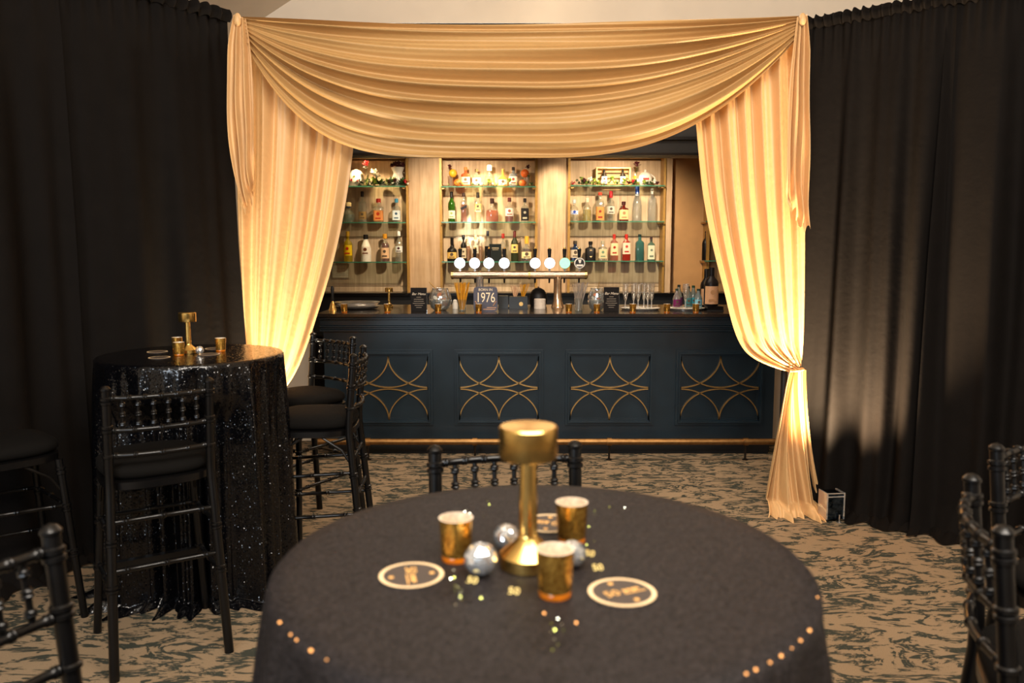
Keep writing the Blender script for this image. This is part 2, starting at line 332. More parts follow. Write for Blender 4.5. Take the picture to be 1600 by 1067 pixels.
MB().box(X8(1034), X8(1043), -.17, .02, zb, zt).build('side_board', M_oak, su, smooth=False)
MB().box(X8(1044), X8(1097), -.02, .02, zb, zt).build('tan_panel', M_tan, su, smooth=False)
MB().box(X8(1102), X8(1190), -.02, .02, zb, zt).build('tan_panel', M_tan, su, smooth=False)
MB().box(X8(500), X8(1190), -.24, .02, zt, zt+.035).build('crown_board', pm('pale_oak_edge', 'd9bd92', .5), su, smooth=False)  # paler tone paints the lit edge along the shelving top
SHZ = {}
YSF = 8.15
for bi, (a, b, ys) in enumerate(((500, 640, (290.5, 347, 409)), (693, 836, (291, 346.5, 408.5)), (888, 1030, (289.5, 345.5, 407.5)), (1092, 1150, (247, 345, 407)))):
    for k, yy in enumerate(ys):
        z = zy(yy, YSF); SHZ[(bi, k)] = z
        if bi == 3 and k == 0: continue
        MB().box(X8(a), X8(b), YSF-YW, -.02, z-.009, z).build('glass_shelf', M_green_edge, su, smooth=False)
        MB().box(X8(a), X8(b), YSF-YW-.004, YSF-YW, z-.0095, z+.0005).build('shelf_edge', M_gedge, su.children[-1] if 0 else [c for c in su.children if c.name.startswith('glass_shelf')][-1], smooth=False)
        for xq in (X8(a)+.02, X8(b)-.02):
            MB().box(xq-.012, xq+.012, YSF-YW+.02, -.02, z-.024, z-.009).build('shelf_bracket', M_brass_d, su, smooth=False)
o = thing('notice_frame', 'pale framed certificate on the back wall beside left drape', 'notice', (xx(531, 8.37), 8.372, zy(435, 8.37)))
MB().box(-.09, .09, 0, .012, 0, .145).build('frame', pm('notice_frame_wood', 'a89474', .5), o, smooth=False)
MB().box(-.08, .08, -.003, 0, .01, .135).build('paper', pm('notice_paper', 'cfc0a2', .7), o, smooth=False)
for k in range(5): MB().box(-.05, .05, -.0045, -.003, .03+k*.018, .034+k*.018).build('printed_line', 'paper'if 0 else pm('faint_ink', '9c8c72', .7), o, smooth=False)
# back counter (dark upstand)
zbc = zy(458, 8.05)
bc = thing('back_counter', 'black back-bar counter below the oak shelving', 'counter', (.2, 8.2, 0))
MB().box(-2.4, 2.3, -.12, .17, 0, zbc-.03).build('body', M_black, bc, smooth=False)
MB().box(-2.4, 2.3, -.15, .17, zbc-.03, zbc).build('top', M_blk_lac, bc, smooth=False)
# ================================================================== BAR COUNTER
def XB(px): return xx(px, YB, 600)
bl, br = XB(506), XB(1212); ZT = 1.10
YBB = 7.12
bar = thing('bar_counter', 'navy panelled bar counter with brass arc inlays', 'bar', ((bl+br)/2, YB, 0))
hw = (br-bl)/2
MB().box(-hw, hw, .03, .10, .09, 1.0).build('front_panel', M_bar, bar, smooth=False)
MB().box(-hw, hw, .10, YBB-YB-.05, .0, 1.05).build('body', M_black, bar, smooth=False)
MB().box(-hw+.02, hw-.02, .06, .10, 0, .09).build('plinth', M_black, bar, smooth=False)
def zb_(py): return zy(py, YB)
prof = [(.03, zb_(519)), (.005, zb_(518)), (.005, zb_(515.5)), (.018, zb_(514.5)), (.018, zb_(512.5)), (.004, zb_(511.5)), (.004, zb_(509.5)), (.016, zb_(508.5)), (.016, zb_(500)), (-.01, zb_(499)), (-.01, zb_(496.5)), (-.03, zb_(495.5)), (-.03, ZT-.022), (.1, ZT-.022), (.1, zb_(519))]
m_ = MB(); L_ = len(prof)
m_.add([(-hw-.02, p, z) for p, z in prof]+[(hw+.02, p, z) for p, z in prof], [(i, (i+1) % L_, L_+(i+1) % L_, L_+i) for i in range(L_)]+[tuple(range(L_-1, -1, -1)), tuple(range(L_, 2*L_))])
m_.build('cornice_molding', M_bar, bar, smooth=False)
ct = MB().box(-hw-.04, hw+.04, -.05, YBB-YB, ZT-.022, ZT).build('countertop', M_bartop, bar, smooth=False)
zp0, zp1 = zb_(665), zb_(547)
for px0 in (537, 710, 883.5, 1056.5):
    x0, x1 = XB(px0)-(bl+br)/2, XB(px0+139)-(bl+br)/2
    fr = MB()
    for (o_, t_, d_) in ((0, .020, .016), (.020, .012, .034), (.032, .012, .014), (.044, .010, .005)):
        a0, a1, c0, c1 = x0+o_, x1-o_, zp0+o_, zp1-o_
        fr.box(a0, a1, .03-d_, .03, c0, c0+t_).box(a0, a1, .03-d_, .03, c1-t_, c1)
        fr.box(a0, a0+t_, .03-d_, .03, c0+t_, c1-t_).box(a1-t_, a1, .03-d_, .03, c0+t_, c1-t_)
    f_ = fr.build('panel_molding', M_bar, bar, smooth=False)
    cx, zc = (x0+x1)/2, (zb_(557)+zb_(657))/2; W_ = (XB(843)-XB(719))/2; H_ = (zb_(557)-zb_(657))/2
    for sg in (1, -1):
        zt_ = zc+sg*H_
        for (ex, t0, t1) in ((0, pi, 2*pi), (-1, 1.5*pi, 2*pi), (1, pi, 1.5*pi)):
            N = 28 if ex == 0 else 16
            vs = []; g = .0042
            for i in range(N+1):
                t = t0+(t1-t0)*i/N
                ce, se = cos(t), sin(t)
                nx, nz = ce/W_, se/H_; q = sqrt(nx*nx+nz*nz); nx /= q; nz /= q
                x = cx+ex*W_+W_*ce; z = zt_+sg*(H_-.006)*se
                for (k, yk) in ((-1, .016), (1, .016), (1, .03), (-1, .03)): vs.append((x+nx*k*g, yk, z+sg*nz*k*g))
            fs = [(4*i+a, 4*i+(a+1) % 4, 4*i+4+(a+1) % 4, 4*i+4+a) for i in range(N) for a in range(4)]+[(3, 2, 1, 0), (4*N, 4*N+1, 4*N+2, 4*N+3)]
            MB().add(vs, fs).build('brass_inlay', M_brass_d, bar, smooth=False)
# foot rail
zr = zy(690, 5.98)
ra = thing('foot_rail', 'aged brass foot rail on floor brackets in front of bar', 'foot rail', ((bl+br)/2, 5.98, 0))
MB().tube([(-hw-.02, 0, zr), (hw, 0, zr)], .024, 16).build('rail', pm('bronze_rail', '9a7346', .45, 1, .2, 30), ra)
for px in (575, 742, 952, 1165):
    x = xx(px, 5.98, 690)-(bl+br)/2
    MB().tube([(x-.018, 0, zr), (x+.018, 0, zr)], .030, 16).build('collar', pm('bronze_rail', '9a7346', .45, 1, .2, 30), ra)
    b_ = MB().tube([(x, 0, zr-.01), (x, 0, .006)], .008, 8).build('bracket', pm('dark_iron', '2a221a', .4, .7), ra)
    MB().lathe([(.022, 0), (.022, .006), (.01, .012)], (x, 0, 0), 14).build('foot_plate', pm('dark_iron', '2a221a', .4, .7), ra)
# dark cabinet beyond the left end of the bar
sc_ = thing('side_cabinet', 'black open cabinet at the left end of the bar', 'cabinet', (-1.62, 7.35, 0))
MB().box(-.25, .18, 0, .4, 0, .78).build('body', M_black, sc_, smooth=False)
MB().box(-.25, .18, -.01, .4, .78, .80).build('top', M_blk_lac, sc_, smooth=False)
# ================================================================== BLACK CURTAINS
def fold_fn(seed, nf, amp):
    r = random.Random(seed); cs = [(nf*r.uniform(.75, 1.3)*q, r.uniform(0, 6.28), amp*a) for q, a in ((1, .55), (1.63, .28), (2.7, .08), (.45, .35))]
    def f(s, t):
        v = 0
        for (k, p, a) in cs: v += a*sin(2*pi*k*s+p+.5*sin(2.2*t+p))
        u = v/amp
        return amp*(u-.25*u*u*(1 if u > 0 else -1))
    return f
def curtain(label, p0, p1, ztop, seed, nf=7, amp=.07, flare=.10, ext=0, group='black pipe-and-drape curtains'):
    p0 = Vector((p0[0], p0[1], 0)); p1 = Vector((p1[0], p1[1], 0)); d = p1-p0; Ln = d.length; d.normalize()
    n = Vector((d.y, -d.x, 0))          # towards the room (camera)
    if n.y > 0: n = -n
    f = fold_fn(seed, nf, amp); r = random.Random(seed+5)
    ph = r.uniform(0, 6)
    root = thing('black_curtain', label, 'curtain', p0, 0, group)
    def fn(u, v):
        t = v; z = ztop*(1-t)
        a = .18+.82*min(1, t*2.2)**.8
        off = f(u, t)*a + .012*sin(2*pi*nf*5*u+ph)*max(0, 1-t*9)
        off += flare*max(0, t-.55)**2*4
        side = .03*sin(7*u+ph+3*t)*t
        zz = z
        if t > .955: 
            q = (t-.955)/.045; off += .10*q*(1+.6*sin(2*pi*nf*1.4*u+ph)); zz = max(.004, .02*(1-q)+.012+.03*abs(sin(2*pi*nf*2.1*u))*(1-q))
        zz += .015*sin(2*pi*nf*2*u)*(1 if t < .01 else 0)
        p = d*(u*Ln+side*(1-u))+n*off
        p.x += ext*u*u*t
        return (p.x, p.y, zz)
    MB().grid(fn, int(Ln*170), 60).build('curtain_cloth', M_black_cloth, root)
    hd = MB()
    def fh(u, v):
        off = .020*sin(2*pi*nf*5*u+ph)+.012+.02*sin(pi*v); p = d*(u*Ln)+n*off; return (p.x, p.y, ztop+.02-.07*v+.006*sin(2*pi*nf*6*u))
    hd.grid(fh, int(Ln*150), 6).build('header', M_black_cloth, root)
    return root
ZC = 2.92
curtain('black curtain panel meeting the left gold drape', (-2.20, 4.0), (-1.63, 4.80), ZC, 3, 2.8, .07, .08, ext=.10)
curtain('black curtain panel behind the left sequin table', (-2.74, 3.05), (-2.18, 4.04), ZC, 11, 2.7, .085, .05)
curtain('leftmost black curtain panel, at the edge of the photo', (-3.06, 2.1), (-2.72, 3.09), ZC, 17, 2.7, .085, .05)
curtain('black curtain panel beside the right gold drape, warmly lit', (1.75, 4.97), (2.36, 4.46), ZC, 23, 3.0, .08, .10)
curtain('black curtain panel right of the warmly lit one', (2.33, 4.50), (2.92, 4.02), ZC, 29, 2.6, .085, .12)
curtain('rightmost black curtain panel, at the edge of the photo', (2.89, 4.05), (3.45, 3.45), ZC, 31, 2.6, .085, .12)
# ================================================================== GOLD DRAPES
YD = 4.86
def bez(P, t):
    P = [Vector(p) for p in P]
    while len(P) > 1: P = [P[i].lerp(P[i+1], t) for i in range(len(P)-1)]
    return P[0]
def poly(P, t):
    """smooth catmull-rom through pixel points"""
    n = len(P)-1; f = t*n; i = min(int(f), n-1); f -= i
    p0, p1, p2, p3 = P[max(i-1, 0)], P[i], P[i+1], P[min(i+2, n)]
    return tuple(.5*((2*p1[k])+(-p0[k]+p2[k])*f+(2*p0[k]-5*p1[k]+4*p2[k]-p3[k])*f*f+(-p0[k]+3*p1[k]-3*p2[k]+p3[k])*f**3) for k in (0, 1))
def P3(p, Y):
    q = at_y(p[0], p[1], Y); return q
def side_drape(label, outer, inner, seed, nf, Y=YD, belly=.10):
    root = thing('gold_drape', label, 'drape', (P3(outer[0], Y).x, Y, 0))
    R0 = root.location
    O = [P3(p, Y) for p in outer]; I = [P3(p, Y) for p in inner]
    O2 = [(p.x, p.z) for p in O]; I2 = [(p.x, p.z) for p in I]
    r = random.Random(seed); ks = [(nf*r.uniform(.9, 1.1)*q, r.uniform(0, 6.28), a) for q, a in ((1, .028), (1.9, .011), (3.1, .003), (.5, .016))]
    def fn(u, v):
        a = poly(O2, v); b = poly(I2, v)
        # threads hang fairly straight and swing to the tie at the end
        x = a[0]+(b[0]-a[0])*u; z = a[1]+(b[1]-a[1])*(u**(1+.7*v*v))
        wd = abs(b[0]-a[0])+abs(b[1]-a[1])*.5
        off = 0
        for k, p, am in ks: off += am*sin(2*pi*k*u+p+.8*sin(2.5*v+p))
        tight = .35+.65*(1-v)**.6+ .5*max(0, v-.6)
        off = off*tight*min(1, wd/.25)
        off += belly*sin(pi*min(1, v*1.02))*u*v
        return (x-R0.x, -off, z)
    MB().grid(fn, 260, 110).build('drape_cloth', M_gold_cloth, root, ang=180)
    return root
rd = side_drape('right gold satin drape tied back beside the bar', [(1259, 45), (1259, 190), (1259, 330), (1258, 450), (1256, 530), (1252, 572)],
           [(1075, 60), (1084, 190), (1096, 320), (1122, 440), (1158, 545), (1240, 584)], 5, 6.5)
ld = side_drape('left gold satin drape tied back behind sequin table', [(366, 45), (370, 190), (373, 330), (377, 450), (385, 560), (397, 640)],
           [(560, 60), (553, 215), (533, 360), (502, 480), (462, 585), (404, 652)], 8, 6)
def tail_low(root, top, bot, zt_, seed, nf=6.5):
    """gathered cloth falling from the tie to a puddle on the floor; top/bot are x ranges in metres"""
    R0 = root.location; r = random.Random(seed); ph = [r.uniform(0, 6) for _ in range(4)]
    def fn(u, v):
        t = v; e = t**.75
        xa = top[0]+(bot[0]-top[0])*e; xb = top[1]+(bot[1]-top[1])*t**1.4
        x = xa+(xb-xa)*u+.012*sin(3*t+9*u)
        off = (.018+.045*t)*(sin(2*pi*nf*u+ph[0]+1.2*t)*.5+sin(2*pi*nf*1.8*u+ph[1]-t)*.3+sin(2*pi*nf*.45*u+ph[2])*.5)
        off += .02+.13*t*t*sin(pi*min(1, u*1.1))
        z = zt_*(1-t)
        if t > .93:
            q = (t-.93)/.07; off += (.13*q+.03*sin(pi*q))*(1+.35*sin(9*u+ph[3])); z = zt_*.07*(1-q)*(.75+.25*sin(2*pi*nf*.8*u+ph[0]))+.022*abs(sin(2*pi*q*1.5+5*u))*(1-q)+.004; x += .04*(u-.7)*q
        return (x-R0.x, -off, max(z, .004))
    MB().grid(fn, 150, 70).build('drape_tail', M_gold_cloth, root, ang=180)
tz = P3((1247, 577), YD).z
tail_low(rd, (P3((1232, 577), YD).x, P3((1255, 577), YD).x), (P3((1190, 780), YD).x, P3((1290, 780), YD).x), tz, 4)
MB().tube([(P3((1243, 577), YD).x-rd.location.x+.040*cos(a), -.02+.036*sin(a), tz+.006*cos(a)) for a in [2*pi*i/24 for i in range(24)]], .006, 8, closed=True).build('tieback', M_gold_cloth, rd)
tz2 = P3((400, 645), YD).z
tail_low(ld, (P3((392, 645), YD).x, P3((412, 645), YD).x), (P3((360, 780), YD).x, P3((450, 780), YD).x), tz2, 14)
MB().tube([(P3((402, 645), YD).x-ld.location.x+.04*cos(a), -.02+.036*sin(a), tz2+.006*cos(a)) for a in [2*pi*i/24 for i in range(24)]], .006, 8, closed=True).build('tieback', M_gold_cloth, ld)
# swag
YS = 4.70
sw = thing('gold_swag', 'gold satin swag valance draped across the top of the bar opening', 'swag', (P3((378, 30), YS).x, YS, P3((378, 30), YS).z))
def vec2(px, py): q = P3((px, py), YS); return q.x, q.z
xl, zl_ = vec2(374, 31); xr, zr_ = vec2(1252, 29); zbot = vec2(800, 252)[1]; ztop_c = vec2(800, 38)[1]
rr = random.Random(3); SW = [(rr.uniform(0, 6.28), rr.uniform(-1, 1)) for _ in range(30)]
def swag(u, v):
    # shape of each hanging line
    pl, pr = 2.0+2.6*v, 2.0+.7*v
    k = abs(2*u-1); p = pl if u < .5 else pr
    shp = 1-k**p
    vv = v+.012*sin(9*v+5*u)*sin(pi*u)
    sag = (zl_-ztop_c)+( (ztop_c-zbot)*vv)
    x = xl+(xr-xl)*u; zc_ = zl_+(zr_-zl_)*u
    spread = .10*(v-.15)*(1-shp)
    z = zc_-sag*shp-spread
    n = 8.5
    e = min(1, (1-k)*3.2)                       # fade folds in from the knots
    ph = 2*pi*(n*v**.92)+1.5*sin(2.3*u+2*v+1)+.7*sin(4.3*u-5*v)+1.1*sin(11*v+.8)
    amp = (.008+.034*e)
    mod = .55+.45*sin(5.1*u+9*v+1.3)
    w1 = sin(ph); rid = 1-abs(sin(ph*.5+.4))**.7
    off = amp*(1.0*w1*mod+.45*w1*abs(w1))+amp*.22*sin(ph*1.7+3*u)*(.5+.5*sin(3*u-7*v))
    off += .05*sin(pi*u)*v + .03*sin(pi*v)*e
    if v > .985: off -= .012
    return (x-xl, -off, z-zl_)
MB().grid(swag, 300, 200).build('swag_cloth', M_swag_cloth, sw, ang=180)
sw.location = (xl, YS, zl_)
# knots + cascading tails (jabots) at both corners
def jabot(pts_o, pts_i, seed, flip):
    O2 = [vec2(*p) for p in pts_o]; I2 = [vec2(*p) for p in pts_i]; r = random.Random(seed); ph = [r.uniform(0, 6) for _ in range(3)]
    def fn(u, v):
        a = poly(O2, v); b = poly(I2, v); x = a[0]+(b[0]-a[0])*u; z = a[1]+(b[1]-a[1])*u
        off = .03+.02*sin(2*pi*3.3*u+ph[0])+.012*sin(2*pi*6*u+ph[1]+v)+.02*v*sin(14*v+5*u)
        z += .015*sin(2*pi*3*u+ph[2])*v+(.03*sin(30*u)*max(0, v-.85)/.15 if v > .85 else 0)
        return (x-xl, -off*(.4+.6*min(1, v*5)), z-zl_)
    MB().grid(fn, 60, 70).build('cascade_tail', M_gold_cloth, sw, ang=180)
jabot([(366, 24), (358, 90), (358, 180), (366, 270), (386, 333)], [(386, 30), (397, 90), (400, 180), (402, 250), (398, 292)], 2, 1)
jabot([(1259, 24), (1260, 100), (1259, 200), (1259, 300), (1258, 362)], [(1244, 28), (1232, 110), (1228, 200), (1224, 290), (1231, 322)], 4, -1)
for px in (374, 1251):
    kx, kz = vec2(px, 30); MB().ball((kx-xl, -.03, kz-zl_-.01), .021, 20, 12, 1.7).build('knot', M_gold_cloth, sw)
# pipe frame behind the drapes
pf = thing('drape_frame', 'slim black pipe frame carrying the gold drapes', 'frame', (0, YD+.06, 0))
for x in (P3((372, 30), YD).x, P3((1252, 30), YD).x):
    MB().tube([(x, 0, .0), (x, 0, 2.9)], .02, 10).build('upright', M_black, pf)
MB().tube([(P3((372, 30), YD).x, 0, 2.88), (P3((1252, 30), YD).x, 0, 2.88)], .018, 10).build('crossbar', M_black, pf)
# uplights
def uplight(p, label, rz):
    u = thing('uplight', label, 'uplight', p, rz, 'mirrored uplights at the gold drapes')
    Mo = pm('blue_black_mirror', '3a4a60', .08, 1, .9, 34)
    MB().box(-.052, .052, -.045, .045, .018, .15).build('housing', Mo, u, smooth=False)
    for x in (-.052, .052):
        MB().box(x-.004, x+.004, -.050, .050, .018, .175).build('side_plate', M_mirror, u, smooth=False)
    MB().box(-.056, .056, -.049, -.045, .150, .156).build('trim_strip', M_mirror, u, smooth=False)
    MB().box(-.052, .052, -.045, .045, .156, .170).build('lamp_head', Mo, u, smooth=False)
    for x in (-.035, .035):
        for y in (-.03, .03): MB().lathe([(.007, 0), (.007, .018)], (x, y, 0), 8).build('foot', M_black, u)
    MB().box(-.056, .056, -.049, -.045, .170, .176).build('trim_strip', M_mirror, u, smooth=False)
    MB().tube([(.02, -.06, .0), (.02, -.06, .05)], .004, 8).build('kickstand', M_chrome, u)
    MB().lathe([(.014, 0), (.014, .004)], (.02, -.06, 0), 12).build('kickstand_foot', M_chrome, u)
uplight(at_z(1298, 812, 0), 'mirrored box uplight on carpet at foot of the right gold drape', .12)
uplight((-1.62, 4.47, 0), 'mirrored box uplight on carpet at foot of the left gold drape', -.2)
# ================================================================== TABLES
def poseur(label, clabel, c, R, m, seed, nfold, top=1.10, spread=.12, dents=()):
    t = thing('poseur_table', label, 'table', (c[0], c[1], 0), 0, 'poseur tables under sequin cloths')
    MB().lathe([(R-.012, top-.035), (R-.008, top-.03), (R-.008, top-.008)], seg=48).build('tabletop', M_black, t)
    MB().lathe([(.035, .03), (.035, top-.035)], seg=16).build('pole', M_chrome, t)
    MB().lathe([(.26, 0), (.26, .012), (.05, .03)], seg=32).build('base', M_chrome, t)
    cl = thing('tablecloth', clabel, 'tablecloth', (c[0], c[1], 0), 0, 'black sequin tablecloths')
    r = random.Random(seed); ph = [r.uniform(0, 6.28) for _ in range(6)]
    NR = 14; ND = 70; NA = 300
    vs = [(0, 0, top)]; rows = []
    def fold(a): return .45*sin(nfold*a+ph[0])+.3*sin((nfold*1.7//1)*a+ph[1])+.25*sin((nfold//2)*a+ph[2])+.15*sin(nfold*3*a+ph[3])
    for i in range(1, NR+1):
        rows.append([(R*i/NR*cos(2*pi*k/NA), R*i/NR*sin(2*pi*k/NA), top) for k in range(NA)])
    for j in range(1, ND+1):
        s = j/ND*1.0; row = []
        for k in range(NA):
            a = 2*pi*k/NA; f = fold(a)
            if s < .02: q = s/.02; rad = R+.008*sin(q*pi/2); z = top-.008*(1-cos(q*pi/2))-.004*q
            else:
                q = (s-.02)/.98; rad = R+.008+spread*q**.8+f*(.065*q**.6)
                z = (top-.012)*(1-q/.94) if q < .94 else 0
                if q >= .94: e = (q-.94)/.06; rad += .07*e*(1+.5*f); z = .028*(1-e)*(1+.5*sin(9*a+ph[4]))
                z = max(z, .003)+(.02*abs(sin(nfold*a+ph[5]))*max(0, 1-abs(q-.95)/.05) if q > .9 else 0)
            h = min(1, max(0, (.97-z)/.14)); h = h*h*(3-2*h)
            for (da, lim) in dents:
                cd = cos(a-da)
                if cd > .1 and lim/cd < R+.01: rad += (lim/cd-R-.01)*h
            row.append((rad*cos(a), rad*sin(a), z))
        rows.append(row)
    fs = []; o_ = 1
    for row in rows: vs += row
    for k in range(NA): fs.append((0, 1+k, 1+(k+1) % NA))
    for i in range(len(rows)-1):
        for k in range(NA):
            k2 = (k+1) % NA; fs.append((1+i*NA+k, 1+i*NA+k2, 1+(i+1)*NA+k2, 1+(i+1)*NA+k)[::-1])
    MB().add(vs, fs).build('cloth', m, cl, ang=180)
    return t
TL = (-1.46, 3.70); TF = (.045, 1.205); RT = .40
pL = at_z(300, 553, 1.1); TL = (pL.x, pL.y)
poseur('poseur table under black sequin cloth at the left', 'glossy black sequin tablecloth falling to the carpet by the left curtain', TL, .40, M_seq_l, 2, 17, spread=.0, dents=((atan2(3.24-TL[1], -1.44-TL[0]), .27),))
poseur('poseur table in the foreground centre', 'charcoal sequin tablecloth on the foreground table', TF, RT, M_seq_f, 9, 15, spread=.10, dents=((pi/2, .37),))
# ================================================================== CHAIRS
def spd(t, beads, r, rb, w_=.012):
    v = r
    for b in beads:
        d = abs(t-b)
        if d < w_: v = max(v, rb*sqrt(max(0, 1-(d/w_)**2))*1.0)
    return v
def turned(p0, p1, r, beads, rb, bw=.006, n=None, bulge=None, seg=10):
    p0 = Vector(p0); p1 = Vector(p1); Ln = (p1-p0).length; ts = {0, 1}
    for i in range(1, 8): ts.add(i/8)
    for b in beads:
        for k in (-1, -.6, 0, .6, 1): ts.add(min(1, max(0, b+k*bw/Ln)))
    ts = sorted(ts); pts = []; rad = []
    for t in ts:
        p = p0.lerp(p1, t)
        if bulge: p = p+Vector(bulge)*4*t*(1-t)
        pts.append(p); rad.append(spd(t, beads, r, rb, bw/Ln*1.01))
    return MB().tube(pts, rad, seg)
def leg_path(pts, rings, r0, r1):
    """smooth leg through points, ring beads at heights"""
    N = 26; P = []
    zs = sorted(set([pts[0][2]+(pts[-1][2]-pts[0][2])*i/N for i in range(N+1)]+[z+d for z in rings for d in (-.007, -.004, 0, .004, .007)]))
    zs = [z for z in zs if pts[0][2] <= z <= pts[-1][2]]; rad = []
    for z in zs:
        for i in range(len(pts)-1):
            if pts[i][2] <= z <= pts[i+1][2]+1e-9:
                f = (z-pts[i][2])/(pts[i+1][2]-pts[i][2]); P.append(Vector(pts[i]).lerp(Vector(pts[i+1]), f)); break
        else: P.append(Vector(pts[-1]))
        t = z/pts[-1][2]; r = r0+(r1-r0)*t
        for q in rings:
            if abs(z-q) < .0065: r = max(r, .0045+(r0+(r1-r0)*t)*1.0)
        rad.append(r)
    return MB().tube(P, rad, 12)
def make_chair(label):
    t = thing('chiavari_bar_stool', label, 'bar stool', (0, 0, 0), 0, 'black chiavari bar stools')
    for s in (-1, 1):
        leg_path([(s*.205, -.25, 0), (s*.178, -.185, .72), (s*.178, -.19, .80), (s*.178, -.215, 1.075)], [.33, .345, .50, .515, .83, .925, .94, 1.03, 1.045], .0180, .0165).lathe([(.013, 0), (.019, .006), (.019, .012), (.012, .02), (.003, .024)], (s*.178, -.215, 1.07), 14).build('leg', M_blk_lac, t)
        leg_path([(s*.215, .215, 0), (s*.172, .165, .70)], [.28, .30, .48, .50, .64, .66], .0155, .0165).build('leg', M_blk_lac, t)
    fr = MB().lathe([(.185, .69), (.198, .695), (.198, .722), (.185, .728)], (0, -.005, 0), 40, n=3.4, dr=1.0); fr.build('seat_frame', M_blk_lac, t)
    MB().lathe([(.15, .728), (.188, .732), (.201, .748), (.198, .768), (.175, .785), (.12, .794), (.04, .797), (.002, .797)], (0, -.003, 0), 40, n=3.2).build('seat_cushion', M_seat, t, ang=60)
    for z, dy, beads in ((1.045, -.213, [.06, .08, .2, .22, .34, .36, .49, .51, .64, .66, .78, .80, .92, .94]), (.925, -.201, [.06, .08, .24, .26, .49, .51, .74, .76, .92, .94]), (.83, -.192, [.06, .08, .24, .26, .49, .51, .74, .76, .92, .94])):
        turned((-.178, dy, z), (.178, dy, z), .0095, beads, .0125, bulge=(0, -.035, 0)).build('back_rail', M_blk_lac, t)
    for k in range(6):
        x = -.178+.356*(k+1)/7; q = (x+.178)/.356; bu = -.035*4*q*(1-q)
        turned((x, -.201+bu, .93), (x, -.213+bu, 1.04), .006, [.14, .2, .46, .54, .8, .86], .0115, .006, seg=8).build('spindle', M_blk_lac, t)
    def lx(s, z): return s*(.215-(.215-.172)*z/.70), .215-(.215-.165)*z/.70
    def bx_(s, z): return s*(.205-(.205-.178)*z/.72), -.25+(.065)*z/.72
    bd = [.12, .15, .48, .51, .85, .88]
    for s in (-1, 1):
        for z in (.30, .50):
            a = lx(s, z); b = bx_(s, z+.02); turned((a[0], a[1], z), (b[0], b[1], z+.02), .0085, bd, .012).build('stretcher', M_blk_lac, t)
        a = lx(s, .55); MB().tube([(a[0], a[1], .55), (a[0], a[1]-.05, .63), (a[0]*.97, a[1]-.14, .69)], .006, 8).build('brace', M_blk_lac, t)
        b = bx_(s, .55); MB().tube([(b[0], b[1], .55), (b[0], b[1]+.05, .63), (b[0]*.97, b[1]+.14, .69)], .006, 8).build('brace', M_blk_lac, t)
    a = lx(1, .28); MB().box(-a[0], a[0], a[1]-.016, a[1]+.016, .268, .292).build('footrest', M_blk_lac, t, smooth=False)
    a = lx(1, .50); turned((-a[0], a[1], .50), (a[0], a[1], .50), .0085, bd, .012).build('stretcher', M_blk_lac, t)
    for z in (.40, .58):
        b = bx_(1, z); turned((-b[0], b[1], z), (b[0], b[1], z), .0095, bd, .013).build('stretcher', M_blk_lac, t)
    return t
CH = []
chair0 = make_chair('black chiavari bar stool with its back to the camera at the left sequin table')
used = [False]
def put(back, face, label):
    f = Vector((face[0], face[1], 0)).normalized()
    o = chair0 if not used[0] else copy_tree(chair0); used[0] = True
    o.location = Vector((back[0], back[1], 0))+f*.215
    o.rotation_euler = (0, 0, atan2(f.y, f.x)-pi/2); o['label'] = label; return o
def top(px, py): return at_z(px, py, 1.09)
def put2(a, b, label, side=1):
    pa = top(*a); pb = top(*b); m = (pa+pb)/2; d = pb-pa; n = Vector((-d.y, d.x, 0))*side
    return put((m.x, m.y), (n.x, n.y), label)
put2((165, 604), (325, 591), 'black chiavari bar stool with its back to the camera at the left sequin table')
put((-.755, 3.95), (-1, -.05), 'black chiavari bar stool right of the left sequin table, nearer of the two')
put((-1.04, 4.66), (-.62, -.78), 'black chiavari bar stool behind the left table, next to the bar end')
put2((683, 697), (895, 690), 'black chiavari bar stool standing behind the foreground table', -1)
put((-.855, 1.215), (.98, -.2), 'black bar stool cut off at lower left corner of the photo')
put((-2.30, 3.18), (.68, .72), 'black bar stool at the left photo edge, only seat and legs in view')
put((.935, 1.55), (.93, -.37), 'nearer black bar stool at the right photo edge, its back curving to the table')
put((1.37, 2.09), (.54, -.84), 'farther black bar stool at the right photo edge, in front of the curtains')
